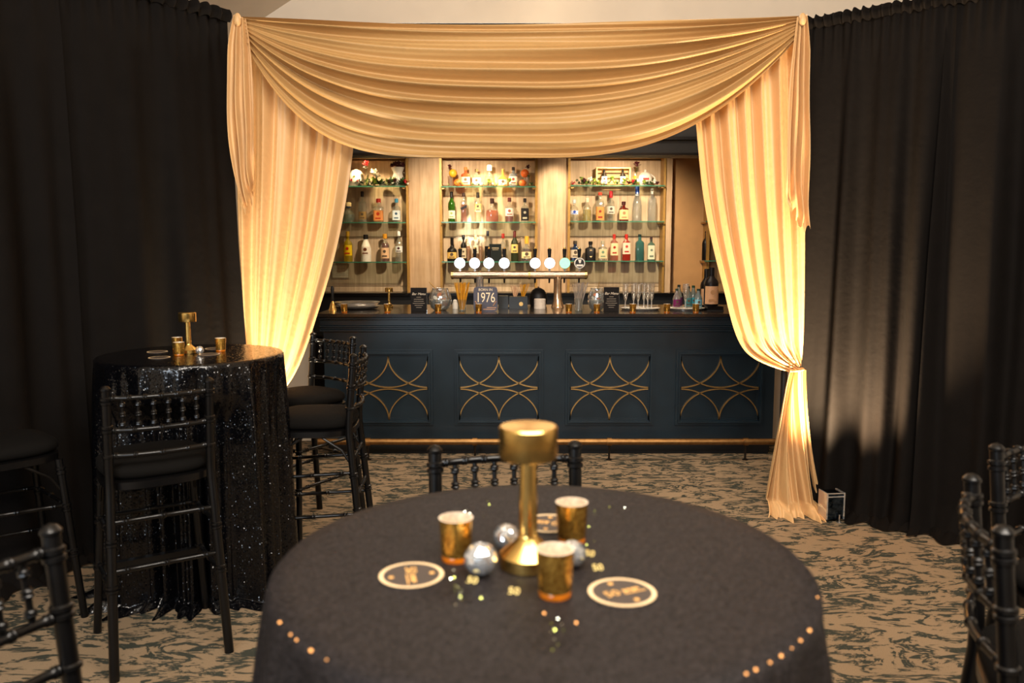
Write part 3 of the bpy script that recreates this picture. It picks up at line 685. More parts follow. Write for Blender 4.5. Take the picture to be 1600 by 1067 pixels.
# ================================================================== TABLE-TOP THINGS
def lamp(p, label, g='brass cordless table lamps', s=1.0):
    t = thing('table_lamp', label, 'lamp', p, 0, g)
    MB().lathe([(.040*s, 0), (.043*s, .002), (.043*s, .020*s), (.040*s, .023*s), (.016*s, .045*s), (.0145*s, .05*s)], seg=40).build('base', M_brass, t)
    MB().lathe([(.0145*s, .045*s), (.0125*s, .172*s)], seg=28).build('stem', M_brass, t)
    MB().lathe([(.040*s, .170*s), (.0425*s, .168*s), (.0435*s, .170*s), (.0435*s, .213*s), (.041*s, .216*s), (.002, .216*s)], seg=48).build('shade', M_brass, t, ang=30)
    return t
def merc():
    m, n, b = nt('mercury_gold_glass'); L = n.links.new
    tc = n.nodes.new('ShaderNodeTexCoord'); v = n.nodes.new('ShaderNodeTexNoise'); v.inputs['Scale'].default_value = 380; v.inputs['Detail'].default_value = 4; L(tc.outputs['Object'], v.inputs['Vector'])
    cr = n.nodes.new('ShaderNodeValToRGB'); cr.color_ramp.elements[0].position = .42; cr.color_ramp.elements[0].color = lin('8a5210'); cr.color_ramp.elements[1].position = .56; cr.color_ramp.elements[1].color = lin('ffc860'); L(v.outputs['Fac'], cr.inputs[0])
    L(cr.outputs[0], b.inputs['Base Color']); b.inputs['Metallic'].default_value = .9; b.inputs['Roughness'].default_value = .16
    bp = n.nodes.new('ShaderNodeBump'); bp.inputs['Strength'].default_value = .5; bp.inputs['Distance'].default_value = .001; L(v.outputs['Fac'], bp.inputs['Height']); L(bp.outputs[0], b.inputs['Normal'])
    return m
M_merc = merc(); M_amber = pm('amber_glass_base', 'e07a10', .1, 0, .2, 60, trans=.5, coat=.5)
M_rim = pm('silvered_inside', 'f0dcc4', .3, .45, .2, 120)
def votive(p, label, g, k=1.0):
    t = thing('votive_holder', label, 'candle holder', p, 0, g)
    MB().lathe([(.0215*k, 0), (.0225*k, .001), (.0230*k, .008*k), (.0225*k, .009*k)], seg=28).build('glass_foot', M_amber, t)
    MB().lathe([(.0225*k, .009*k), (.0235*k, .012*k), (.0265*k, .067*k)], seg=32, cap=False).build('cup', M_merc, t)
    MB().lathe([(.0265*k, .067*k), (.0245*k, .067*k), (.0215*k, .013*k), (.001, .013*k)], seg=32, cap=False).build('lining', M_rim, t)
    return t
def mball(p, r, label, g):
    t = thing('mirror_ball', label, 'mirror ball', p, .3, g)
    m = MB(); ng = 12
    for i in range(ng):
        a0, a1 = pi*i/ng+.01, pi*(i+1)/ng-.01; cnt = max(4, int(26*sin((a0+a1)/2)))
        for k in range(cnt):
            b0, b1 = 2*pi*(k+.04)/cnt, 2*pi*(k+.96)/cnt
            q = [(a0, b0), (a0, b1), (a1, b1), (a1, b0)]
            j4 = [random.uniform(.97, 1.03) for _ in range(4)]
            m.add([(r*sin(a)*cos(b)*jj, r*sin(a)*sin(b)*jj, r+r*cos(a)*jj) for (a, b), jj in zip(q, j4)], [(0, 3, 2, 1)])
    m.build('mirror_tiles', M_mirror, t, smooth=False)
    MB().ball((0, 0, r), r*.96, 20, 12).build('core', pm('silver_core', 'd0dadc', .25, 1, .1), t)
    return t
def coaster(p, label, rz, R=.0475, g='printed coasters', txt=True):
    t = thing('coaster', label, 'coaster', p, rz, g)
    MB().lathe([(R, 0), (R, .002)], seg=48).build('board', pm('coaster_black', '3a302a', .6, 0, .05), t, smooth=False)
    rg = MB(); N = 56
    rg.add([(q*cos(2*pi*k/N), q*sin(2*pi*k/N), .0024) for q in (R, R-.0062) for k in range(N)], [(k, (k+1) % N, N+(k+1) % N, N+k) for k in range(N)])
    rg.build('rim_print', pm('coaster_cream', 'd8bb90', .6, 0, .05), t, smooth=False)
    if txt:
        Mg = pm('coaster_gold', 'd8a35c', .5, 0, .1)
        text('lettering', '50', .024, Mg, t, (-.016, 0, .0026), (0, 0, 0), .0003)
        for k in range(4): MB().box(.002+k*.007, .007+k*.007, -.004+(.003 if k % 2 else 0), .005, .0022, .0028).build('print', Mg, t, smooth=False)
        MB().box(.0, .034, -.0085, -.0065, .0022, .0028).build('print', Mg, t, smooth=False)
        MB().lathe([(.004, .0022), (.004, .0027)], (0, .030, 0), 12).build('print', Mg, t); MB().lathe([(.004, .0022), (.004, .0027)], (.004, -.030, 0), 12).build('print', Mg, t)
    return t
TZ = 1.10
gF = 'gold votives on the foreground table'
lamp(at_z(825, 884, TZ), 'brushed brass lamp in the middle of the foreground table')
votive(at_z(713, 874, TZ), 'gold mercury votive left of the foreground lamp', gF)
votive(at_z(893, 846, TZ), 'gold mercury votive behind and right of the foreground lamp', gF)
votive(at_z(867, 930, TZ), 'gold mercury votive nearest the camera, in front of lamp', gF)
gB = 'mirror balls on the foreground table'
def ball_at(px, py, r):   # py = ball centre
    p = at_z(px, py, TZ+r); p.z = TZ; return p
mball(ball_at(751, 873, .0245), .0245, 'small silver mirror ball beside the left foreground votive', gB)
mball(ball_at(791, 838, .0205), .0205, 'silver mirror ball half hidden behind the foreground lamp', gB)
mball(ball_at(895, 865, .0205), .0205, 'silver mirror ball between the two right foreground votives', gB)
coaster(at_z(643, 900, TZ), 'black round coaster with cream rim at left of foreground table', -1.35)
coaster(at_z(972, 927, TZ), 'black round coaster with cream rim at right of foreground table', .45)
coaster(at_z(858, 819, TZ), 'black round coaster with cream rim behind the foreground lamp', 2.9)
Mgc = pm('gold_foil', 'ffe090', .3, .35, .1); Msc = pm('silver_foil', 'dfe6dc', .15, 1, .1); Mgn = pm('green_gold_foil', 'a8b060', .2, 1, .1)
for px, py, mm, lab in ((738, 908, Mgc, 'gold number confetti below the left mirror ball'), (803, 925, Mgc, 'gold number confetti in front of the foreground lamp'),
                        (921, 866, Mgc, 'gold number confetti right of the mirror ball, upper one'), (934, 888, Mgc, 'gold number confetti above the right foreground coaster')):
    p = at_z(px, py, TZ+.001); t = thing('number_confetti', lab, 'confetti', (p.x, p.y, TZ), random.uniform(-.4, .4), 'gold number confetti on the foreground table')
    text('confetti_digits', '50', .017, mm, t, (0, 0, .002), (.5, 0, 0), .0006)
m = MB(); m2 = MB()  # foil confetti mixed with painted reflections, the green ones being sparkles
for (cx, cy, n, sx, sy) in ((712, 915, 14, 9, 26), (752, 932, 4, 8, 4), (868, 985, 10, 12, 26), (912, 842, 7, 16, 22), (745, 800, 6, 30, 14), (960, 795, 3, 20, 8)):
    for k in range(n):
        p = at_z(cx+random.gauss(0, sx*.6), cy+random.gauss(0, sy*.6), TZ+.001); a = random.uniform(0, 6); s_ = random.uniform(.0007, .0014)
        tl = Matrix.Translation(p) @ Matrix.Rotation(random.uniform(.2, 1.1), 4, 'X') @ Matrix.Rotation(a, 4, 'Z')
        (m if k % 2 else m2).add([tl @ Vector(q) for q in ((-s_, -s_, .001), (s_, -s_, .001), (s_, s_, .001), (-s_, s_, .001))], [(0, 1, 2, 3)])
for q, mm in ((m, Msc), (m2, Mgn)):
    o = q.build('confetti_specks', mm, smooth=False); tag(o, 'scattered '+('silver' if mm is Msc else 'green-gold')+' foil specks around the foreground lamp', 'confetti'); o['kind'] = 'stuff'
m = MB(); Lp = Vector((.6, .2, 3.6)); cl2 = [o for o in bpy.data.objects if o.name.startswith('tablecloth') and abs(o.location.x-TF[0]) < .01][0]  # bronze discs paint the glints of the black sequins along the rim
for px, py in ((408, 979), (424, 1000), (437, 1008), (455, 1028), (481, 1044), (1277, 935), (1266, 985), (1259, 1003), (1252, 1018), (1242, 1033), (1226, 1045), (1208, 1060), (1190, 1066), (850, 960), (900, 975)):
    d_ = at_z(px, py, 1.1)-Vector((TF[0], TF[1], 1.1)); rs_ = random.uniform(.0010, .0026); rr_ = min(d_.length, RT+.004); p = Vector((TF[0], TF[1], 1.1))+d_.normalized()*rr_+Vector((0, 0, .001 if rr_ < RT else -.001))
    h_ = ((Lp-p).normalized()+(CO-p).normalized()).normalized(); qt = h_.to_track_quat('Z', 'Y').to_matrix().to_4x4()
    M4 = Matrix.Translation(p-cl2.location+h_*.002) @ qt
    m.add([M4 @ Vector((rs_*cos(2*pi*k/8), rs_*sin(2*pi*k/8), 0)) for k in range(8)], [tuple(range(8))])
o = m.build('edge_sequins', pm('bronze_sequin', 'b88450', .5, 1, .1), cl2, smooth=False); o['kind'] = 'stuff'
# left table
gl_ = 'gold votives on the left sequin table'
lamp(at_z(295, 552, TZ), 'small brass lamp on the left sequin table', s=.88)
votive(at_z(290, 553, TZ)+Vector((-.005, -.06, 0)), 'gold votive in front of lamp on the left sequin table', gl_, .92)
votive(at_z(283, 548, TZ)+Vector((-.03, .03, 0)), 'gold votive half hidden behind lamp on left sequin table', gl_, .92)
votive(at_z(345, 549, TZ), 'gold votive at the right of the left sequin table', gl_, .95)
mball(ball_at(312, 547, .019), .019, 'small glittering ball beside lamp on left sequin table', 'mirror balls on left table')
for px, py, lab in ((246, 550, 'coaster at rear left of the left sequin table'), (249, 559, 'coaster at front left of the left sequin table'), (327, 554, 'coaster in front of right votive on the left sequin table'), (336, 545, 'coaster behind right votive on the left sequin table')):
    coaster(at_z(px, py, TZ), 'black cream-rimmed '+lab, random.uniform(0, 3), .046, txt=False)
# ================================================================== BOTTLES
Mwhisky = glass('whisky', 'd8862a', .55, .1, 'b85c14'); Mred = glass('red_liqueur', 'b83a1a', .6, .1, 'a02c10')
LAB = pm('cream_label', 'e8dcc0', .6, 0, .06, 200)
BK = {  # (radius factor, height) profiles
 'spirit': [(.93, 0), (1, .012), (1, .55), (.93, .62), (.60, .69), (.36, .73), (.32, .76), (.32, .86), (.38, .87)],
 'square': [(.93, 0), (1, .012), (1, .60), (.9, .65), (.45, .69), (.32, .72), (.30, .86), (.36, .87)],
 'wine': [(.95, 0), (1, .015), (1, .58), (.9, .65), (.5, .74), (.36, .79), (.34, .9)],
 'round': [(.55, 0), (.80, .03), (.98, .18), (1, .32), (.9, .48), (.6, .6), (.30, .66), (.26, .72), (.26, .84), (.36, .85)],
 'squat': [(.95, 0), (1, .02), (1, .42), (.92, .5), (.5, .58), (.34, .63), (.30, .68), (.30, .85)],
 'tall': [(.93, 0), (1, .012), (1, .66), (.8, .72), (.42, .76), (.36, .79), (.36, .9)],
 'slope': [(.93, 0), (1, .012), (1, .48), (.8, .62), (.5, .76), (.4, .84), (.4, .9)],
}
GBT = 'bottles on the back-bar shelves'
def bottle(px, basez, hpx, wpx, kind, glassm, cap, label, lab=None, lp=(.12, .45), fill=None, fm=None, capr=.42, capt=.17, n=None, emblem=None, Y=8.28, base_y=None, lfull=False, group=GBT, name='bottle', cat='bottle', sc=None, loc=None, dia=False, dr=1.0, collar=None):
    if loc is None:
        loc = Vector((xx(px, Y, 350), Y, basez))
    s = sc or ppm(loc); H = hpx/s; R = wpx/2/s
    if n is None: n = {'square': 6, 'tall': 6}.get(kind, 2)
    t = thing(name, label, cat, loc, 0, group)
    pr = [(r*R, z*H) for r, z in BK[kind]]
    MB().lathe(pr, seg=20, n=n, dr=dr).build('body', glassm, t, ang=50)
    zt_ = 1-capt
    cr_ = max(BK[kind][-1][0]*1.08, capr)*R
    MB().lathe([(cr_, zt_*H), (cr_, .985*H), (cr_*.8, H)], seg=14).build('cap', cap, t)
    if collar: MB().lathe([(.37*R, .74*H), (.37*R, .80*H)], seg=14, cap=False).build('collar', collar, t)
    if fill:
        pf_ = [(r*R*.93, max(z*H, .003)) for r, z in BK[kind] if z <= fill]; rl = pf_[-1][0]; pf_.append((rl if fill < .6 else rl*.9, fill*H))
        MB().lathe(pf_, seg=16, n=n, dr=dr).build('liquid', fm or Mwhisky, t, ang=50)
    if lab:
        q = 1.025*R
        if dia:
            w2 = .62*R; zc = (lp[0]+lp[1])/2*H
            MB().add([(-w2*1.25, -q*.9*dr, zc), (0, -q*1.02*dr, zc-w2*1.3), (w2*1.25, -q*.9*dr, zc), (0, -q*1.02*dr, zc+w2*1.3)], [(0, 1, 2, 3)]).build('label', lab, t, smooth=False)
        else:
            m = MB(); N = 14; a0, a1 = (-pi*.5-1.15, -pi*.5+1.15)
            vs = []
            for z in (lp[0]*H, lp[1]*H):
                for k in range(N+1):
                    a = a0+(a1-a0)*k/N; ca, sa = cos(a), sin(a); e = (abs(ca)**n+abs(sa)**n)**(-1/n) if n != 2 else 1
                    vs.append((q*e*ca, q*e*sa*dr, z))
            m.add(vs, [(k, k+1, N+1+k+1, N+1+k) for k in range(N)]).build('label', lab, t)
            hz = (lp[1]-lp[0])*H
            MB().box(-.55*R, .55*R, -q*dr-.0012, -q*dr+.004, lp[0]*H+hz*.15, lp[0]*H+hz*.28).build('label_print', emblem or pm('label_ink', '4a3a2a', .6), t, smooth=False)
            MB().lathe([(.34*R, -.0008), (.34*R, .0008)], seg=14).tf(Matrix.Translation((0, -q*dr-.0004, lp[0]*H+hz*.66)) @ Matrix.Rotation(pi/2, 4, 'X')).build('label_emblem', emblem or pm('label_ink', '4a3a2a', .6), t)
    return t
def tint(h, d=.5, body=None): return glass('glass_%s_%d' % (h, int(d*100)), h, d, .12, body)
C2 = M_clear2
# bay 1 middle, bottom
z = SHZ[(0, 1)]
bottle(545, z, 31, 19, 'round', C2, 'e6cda0', 'squat round clear bottle with blue neck, left end of left middle shelf', None, capr=.5, capt=.2, collar='2a6aa8', fill=.4, fm=tint('cfe0d8', .3))
bottle(567, z, 48, 12, 'square', C2, '2c1c18', 'tall clear bottle with dark stopper on left middle shelf', '9a7a4a', (.1, .35), dr=.8)
bottle(592, z, 37, 15, 'square', C2, 'c23a2a', 'gold tequila bottle with red cap on left middle shelf', 'd88a4a', (.08, .5), fill=.5, fm=tint('e8b050', .6), emblem=mat('b03a1c'), capr=.5)
bottle(620, z, 37, 12, 'square', C2, '3c8aa8', 'clear tequila bottle with blue cap, right end of left middle shelf', 'c8d0d0', (.1, .5), emblem=mat('35506a'), capr=.5)
z = SHZ[(0, 2)]
bottle(543, z, 47, 14, 'spirit', tint('e8d020', .5), 'd8a830', 'yellow rum bottle with gold cap on left bottom shelf', 'f0c818', (.2, .55), emblem=mat('c03018'))
bottle(571, z, 42, 16, 'slope', mat('f2ead8'), '1a1818', 'white bottle with black cap on left bottom shelf', 'e8dcc8', (.25, .55), emblem=mat('6a3a20'), capr=.48)
bottle(601, z, 43, 14, 'spirit', C2, 'd09028', 'amber rum bottle with gold cap on left bottom shelf', 'd8b088', (.12, .5), fill=.66, fm=tint('8a3414', .85), capr=.5)
bottle(623, z, 48, 12, 'spirit', C2, 'eeeae0', 'clear rum bottle with white cap, right end of left bottom shelf', 'd8dcd4', (.3, .5), emblem=mat('402020'))
# bay 2 top
z = SHZ[(1, 0)]
bottle(728, z, 31, 14, 'square', tint('f0905a', .5), 'c08040', 'pink-orange gin bottle on centre top shelf', 'f2c49a', (.12, .5), capr=.3)
bottle(745, z, 28, 13, 'square', C2, '5a4a30', 'pale gin bottle with cream label on centre top shelf', 'f4ecd0', (.12, .5), capr=.25)
bottle(765, z, 34, 16, 'squat', C2, 'e8e0d8', 'bright clear decanter in the middle of centre top shelf', 'c8a070', (.1, .4), capr=.5, capt=.25, fill=.4, fm=tint('b89858', .5))
bottle(786, z, 28, 15, 'squat', tint('f0d070', .4), '7a6030', 'yellow round-shouldered bottle on centre top shelf', 'f8f0d8', (.1, .4), capr=.22)
bottle(802, z, 31, 13, 'square', tint('c8d4e0', .3), '3a2a20', 'pale blue gin bottle with dark cap on centre top shelf', 'e0c8b8', (.12, .52), capr=.26, emblem=mat('7a3a3a'))
z = SHZ[(1, 1)]
bottle(706, z, 47, 11.5, 'wine', tint('3c7a20', .7), '101010', 'green whiskey bottle with cream label, left end of centre middle shelf', LAB, (.12, .38), capr=.45, capt=.2, emblem=mat('8a9a60'))
b_ = bottle(725, z, 45, 10, 'tall', C2, '281818', 'square amber scotch bottle with slanted black label on centre shelf', None, fill=.6, fm=tint('c0682a', .75), capr=.48, capt=.12)
MB().box(-.034, .034, -.036, -.033, -.012, .012).tf(Matrix.Translation((0, 0, .145)) @ Matrix.Rotation(-.45, 4, 'Y')).build('slanted_label', '1c1a20', b_, smooth=False)
bottle(747, z, 46, 10.5, 'tall', C2, '1c1612', 'honey-coloured whisky bottle with black cap on centre middle shelf', 'e0b878', (.35, .62), fill=.34, fm=tint('e8a83c', .6), capr=.45, capt=.19)
bottle(769, z, 37, 20, 'squat', C2, '2c1812', 'wide dome-shaped bourbon bottle on centre middle shelf', None, fill=.5, fm=tint('e8801c', .7, 'e07818'), capr=.26, capt=.22, n=2.4, dr=.5)
bottle(796, z, 38, 14, 'spirit', C2, '4a1c1c', 'reddish whiskey bottle with white crest label on centre middle shelf', 'e6dccc', (.25, .56), fill=.5, fm=tint('a83a1c', .85), emblem=mat('8a4a3a'))
bottle(820, z, 37, 12, 'square', C2, '181414', 'square black-labelled whiskey bottle, right end of centre middle shelf', '1c1816', (.06, .58), emblem=mat('b0a890'))
z = SHZ[(1, 2)]
bottle(706, z, 37, 15.5, 'squat', mat('16130f'), '16120e', 'squat dark rum bottle with yellow label on centre bottom shelf', 'd8b060', (.12, .38), capr=.3, capt=.3)
bottle(724, z, 41, 9.5, 'spirit', mat('1a1815'), '121212', 'slim black bottle behind beer taps, second on centre bottom shelf', 'c8b89a', (.12, .5), capr=.5)
bottle(731, z, 39, 8, 'spirit', C2, 'c8a070', 'slim honey bottle behind the black slim one on centre bottom shelf', None, fill=.6, fm=tint('e8a860', .6), Y=8.33)
bottle(743, z, 41, 10, 'spirit', C2, 'a89060', 'clear whisky bottle with pale label behind beer taps', 'e6dcc0', (.3, .6), fill=.3, fm=tint('d8983c', .6), capr=.46)
bottle(750.5, z, 39, 8, 'spirit', C2, 'd0b080', 'slim honey bottle behind the clear labelled one on centre bottom shelf', None, fill=.6, fm=tint('e8b070', .6), Y=8.33)
bottle(762, z, 47, 10, 'spirit', C2, '1c1c24', 'dark-labelled bottle left of the black box on centre bottom shelf', '15130f', (.05, .5), capr=.42)
p = Vector((xx(773.5, 8.25), 8.25, z)); bx = thing('gift_box', 'black rectangular bottle box on the centre bottom shelf', 'box', p, .1)
MB().box(-.060, .060, -.035, .035, 0, .175).build('carton', '1b2120', bx, smooth=False); MB().box(-.035, .035, -.0365, -.035, .13, .138).build('printed_line', 'b8a888', bx, smooth=False); MB().box(-.03, .03, -.0365, -.035, .115, .119).build('printed_line', 'b8a888', bx, smooth=False)
bottle(786, z, 43, 9, 'spirit', C2, 'a82c20', 'slim clear bottle with red cap right of the black box', 'c8b090', (.1, .4), capr=.55)
bottle(804, z, 47, 11.5, 'wine', mat('2a2e18'), '5a1c18', 'dark green whiskey bottle with yellow label on centre bottom shelf', 'e0c070', (.28, .56), capr=.38, capt=.25)
bottle(823, z, 39, 17, 'squat', C2, 'd8a83c', 'broad brown cognac bottle with gold cap, right end of centre bottom shelf', 'e8cf9a', (.12, .38), fill=.5, fm=tint('5a2410', .9), capr=.4, capt=.3)
# bay 3
z = SHZ[(2, 1)]
bottle(897, z, 34, 13, 'spirit', C2, 'b8c0c0', 'clear vodka bottle with blue band, left end of right middle shelf', 'c8d0e0', (.32, .5), emblem=mat('2a4aa0'))
bottle(917, z, 36, 14, 'spirit', C2, 'd8d0b0', 'clear bottle with pale yellow lower half on right middle shelf', None, fill=.5, fm=tint('e8d878', .5))
bottle(937, z, 45, 12.5, 'tall', C2, 'c0402c', 'tall orange-labelled bottle with red top on right middle shelf', 'd88a48', (.05, .5), emblem=mat('8a2c18'), capr=.5, capt=.1)
bottle(954, z, 47, 13, 'spirit', C2, 'a81c24', 'clear spirit bottle with red cap on right middle shelf', 'd0c8b8', (.25, .5), capr=.42, capt=.22)
bottle(974, z, 31, 14.5, 'square', tint('801c18', .85), '3a1414', 'squat dark red square bottle with cream label on right middle shelf', 'e0bc88', (.1, .58), emblem=mat('a07850'), capr=.45)
bottle(995, z, 54, 15, 'slope', tint('eef2f2', .14, 'ffffff'), '20408a', 'tall frosted vodka bottle with blue cap on right middle shelf', None, capr=.40, capt=.22, collar='c0c4cc')
bottle(1018, z, 51, 13, 'tall', tint('eef2f2', .14, 'ffffff'), 'd8d0c0', 'tall clear bottle with glass stopper, right end of right middle shelf', None, capr=.3, capt=.17)
z = SHZ[(2, 2)]
bottle(899, z, 31, 16, 'square', tint('24406a', .8), '4a4238', 'navy blue gin bottle, left end of right bottom shelf', 'c8b8a0', (.15, .55), capr=.36)
bottle(923, z, 30, 16, 'square', mat('100d0c'), '14100e', 'black apothecary gin bottle with diamond label on right bottom shelf', 'd8b482', (.15, .6), dia=True, capr=.40)
bottle(942, z, 31, 13.5, 'square', C2, 'b0a890', 'short clear gin bottle with cream label on right bottom shelf', 'dcc498', (.12, .58), capr=.38, emblem=mat('6a8a70'))
bottle(960, z, 41, 12, 'tall', tint('f0a890', .35), 'b83028', 'pink gin bottle with red cap and cream label on right bottom shelf', 'ecd0a0', (.2, .66), emblem=mat('a03020'), capr=.42)
bottle(979, z, 41, 12.5, 'tall', tint('d84030', .7), 'c03028', 'bright red gin bottle with red cap on right bottom shelf', 'ecd4b8', (.25, .68), emblem=mat('b03020'), capr=.42)
bottle(1000, z, 41, 13, 'tall', tint('5c9a94', .6), '203430', 'blue-green fluted gin bottle on right bottom shelf', None, capr=.40, capt=.1)
bottle(1018, z, 37, 11, 'tall', tint('8aac98', .55), '2c1018', 'pale green gin bottle with dark cap, right end of right bottom shelf', 'dcd8bc', (.06, .64), emblem=mat('6a7a6a'), capr=.34, capt=.2)
bottle(1104, SHZ[(3, 2)], 45, 12, 'wine', mat('0d0b0b'), '151010', 'dark wine bottle on far right shelf beside the right drape', None, capr=.34, capt=.25)
# ================================================================== TOP SHELF DECORATION
def petals(mb, c, r, n=9):
    c = Vector(c)
    for k in range(n):
        a = 2*pi*k/n+random.uniform(-.3, .3); el = random.uniform(-.2, 1.2); d = Vector((cos(a)*cos(el), sin(a)*cos(el), sin(el)))
        s_ = d.cross(Vector((0, 0, 1))).normalized(); u_ = s_.cross(d)
        b = c+d*r*.25
        mb.add([b, b+d*r*.5+s_*r*.42, b+d*r*.95+u_*r*.2, b+d*r*.5-s_*r*.42], [(0, 1, 2, 3)])
    mb.ball(c, r*.42, 8, 6)
def leaves(mb, c, r, n=8):
    c = Vector(c)
    for k in range(n):
        a = random.uniform(0, 2*pi); el = random.uniform(-.1, 1.2); d = Vector((cos(a)*cos(el), sin(a)*cos(el)*.6, sin(el)))
        s_ = d.cross(Vector((0, 0, 1))).normalized(); b = c+d*r*.2
        mb.add([b, b+d*r*.5+s_*r*.22, b+d*r, b+d*r*.5-s_*r*.22], [(0, 1, 2, 3)])
def spray(label, px0, px1, z, hpx, flowers, nl, name='flower_garland', cat='flowers', Y=8.2, light=.4):
    s = ppm((0, Y, z)); cx = (px0+px1)/2; x0 = xx(cx, Y, 290)
    t = thing(name, label, cat, (x0, Y, z)); a = MB(); b = MB()
    for k in range(nl):
        x = random.uniform((px0-cx)/s, (px1-cx)/s); leaves(a if random.random() > light else b, (x, random.uniform(-.02, .02), .008), hpx/s*random.uniform(.5, 1), 6)
    a.build('leaves', M_leaf, t, smooth=False); b.build('leaves', M_leaf2, t, smooth=False)
    for (px, h, r, mm) in flowers:
        m = MB(); petals(m, (0, 0, 0), r/s, 11); o = m.build('blossom', mm, t, smooth=False); o.location = ((px-cx)/s, -.03, h/s)
        if h > 12: MB().tube([((px-cx)/s, -.02, .0), ((px-cx)/s, -.025, (h-r*.3)/s)], .002, 5).build('stem', M_leaf, t)
    return t
z = SHZ[(0, 0)]; s8 = ppm((0, 8.28, z))
def vase(px, hpx, prof, label, m=M_white, Y=8.28, z=z, name='vase', cat='vase', handle=0):
    p = Vector((xx(px, Y, 290), Y, z)); s = ppm(p); t = thing(name, label, cat, p)
    MB().lathe([(r/s, q*hpx/s) for r, q in prof], seg=24).build('vessel', m, t, ang=60)
    if handle:
        MB().tube([(handle*(prof[2][0]*.8)/s+handle*7/s*sin(pi*i/10), 0, (.25+.5*i/10)*hpx/s) for i in range(11)], 1.0/s, 8).build('handle', m, t)
    return t
t = vase(557, 27, [(9, 0), (12, .1), (13, .4), (11, .7), (7, .92), (4, .96), (2, 1)], 'large white floral teapot on the left top shelf', name='teapot', cat='teapot')
for (dx, dz, r, mm) in ((-5, 9, 3, M_red), (-1, 14, 2.5, M_leaf2), (4, 8, 2.5, M_red), (0, 5, 2, M_leaf)):
    m = MB(); petals(m, (0, 0, 0), r/s8, 9); o = m.build('painted_flower', mm, t, smooth=False); o.location = (dx/s8, -12.0/s8, dz/s8)
MB().tube([(11/s8, 0, 8/s8), (17/s8, 0, 12/s8), (19/s8, 0, 19/s8)], [2.5/s8, 1.6/s8, 1.2/s8], 8).build('spout', M_white, t)
vase(597, 9, [(3, 0), (5, .1), (6.5, .9), (6.5, 1)], 'small white teacup on the left top shelf', name='teacup', cat='cup', handle=1)
vase(622, 30, [(6, 0), (8.5, .06), (11, .3), (7.5, .62), (7, .74), (10.5, 1)], 'tall white painted pitcher vase with dark red flowers above', handle=1)
p = Vector((xx(622, 8.28, 290), 8.28, z)); t = thing('flower_bunch', 'dark red blooms standing in the white pitcher vase', 'flowers', (p.x, p.y, p.z+28/s8))
for k, (dx, dz) in enumerate(((-9, 3), (-4, 6), (2, 7), (8, 4), (0, 2), (5, 1))):
    m = MB(); petals(m, (0, 0, 0), 5/s8, 12); o = m.build('blossom', M_wine, t, smooth=False); o.location = (dx/s8, -.01*(k % 2), dz/s8)
spray('spray of red tulip and white blossoms beside the floral teapot', 560, 596, z, 16, [(574, 33, 6, M_red), (572, 28, 4, M_whitep), (585, 20, 7, M_whitep), (590, 15, 6, M_whitep), (584, 10, 4, M_leaf2), (577, 5, 4, M_whitep)], 12, 'flower_spray')
spray('garland of red roses and dark leaves at the white pitcher', 605, 630, z, 15, [(608, 6, 4, M_wine), (634, 6, 4, M_red), (614, 4, 3, M_whitep), (618, 8, 4, M_wine), (638, 3, 2.5, M_whitep)], 16, light=.15)
for px in (563, 578):
    bottle(px, z, 11, 6, 'squat', mat('1c1a14'), '101010', 'miniature dark bottle on left top shelf, %s of the pair' % ('left' if px == 563 else 'right'), LAB, (.15, .45), Y=8.17, group='miniature bottles on left top shelf')
z = SHZ[(1, 0)]
def fruit(px, r, m, label, z, h=0, Y=8.2, g='fruit on the centre top shelf'):
    p = Vector((xx(px, Y, 290), Y, z+h/s8)); t = thing('orange', label, 'fruit', p, 0, g)
    MB().ball((0, 0, r/s8), r/s8, 18, 12, .95).build('fruit_skin', m, t, ang=180); MB().tube([(0, 0, 1.85*r/s8), (0, 0, 2.1*r/s8)], .003, 5).build('stalk', M_leaf, t)
fruit(715, 6, M_orange, 'orange at the left of the centre top shelf', z)
fruit(816.5, 5.5, M_orange, 'orange at the right of the centre top shelf', z)
for px, lab, mm in ((704, 'left', M_lemon), (824, 'right', M_orange)):
    p = Vector((xx(px, 8.27, 290), 8.27, z)); t = thing('garnished_glass', 'tall glass with citrus and dark berry, %s end of centre top shelf' % lab, 'glass', p, 0, 'garnished glasses on the centre top shelf')
    MB().lathe([(3.6/s8, 0), (3.8/s8, .004), (4.4/s8, 17/s8)], seg=16, cap=False).build('glass_bowl', tint('d8c8b8', .35), t)
    sx = 1 if px < 760 else -1
    MB().ball((sx*4/s8, -.02, 21/s8), 6.5/s8, 16, 10).build('citrus', mm, t, ang=180)
    m = MB(); petals(m, (0, 0, 0), 4.5/s8, 10); o = m.build('berry', M_wine, t, smooth=False); o.location = (-sx*1/s8, -.02, 30/s8)
spray('trailing leaves and white blossoms along the centre top shelf', 700, 832, z, 7, [(742, 3, 3, M_whitep), (764, 6, 5, M_leaf2), (771, 3, 3, M_whitep), (788, 3, 3, M_whitep), (796, 8, 5, M_leaf2), (826, 15, 3, M_leaf), (754, 3, 3, M_whitep)], 22, 'leaf_garland', Y=8.17, light=.5)
z = SHZ[(2, 0)]
spray('garland of roses, leaves and white blossoms on the right top shelf', 892, 1030, z, 10, [(895, 3, 4, M_red), (901, 7, 3, M_leaf), (912, 6, 5, M_wine), (922, 8, 5, M_whitep), (908, 10, 4, M_leaf2), (928, 7, 4, M_leaf2), (940, 4, 4, M_whitep), (956, 9, 5, M_leaf2), (975, 6, 5, M_leaf2), (982, 4, 5, M_wine), (988, 5, 4, M_red), (991, 11, 4, pm('yellow_petals', 'e8d040', .5)), (1022, 5, 5, M_whitep), (1026, 3, 4, M_wine), (1006, 5, 4, M_leaf2), (994, 31, 6, M_wine)], 34, Y=8.19)
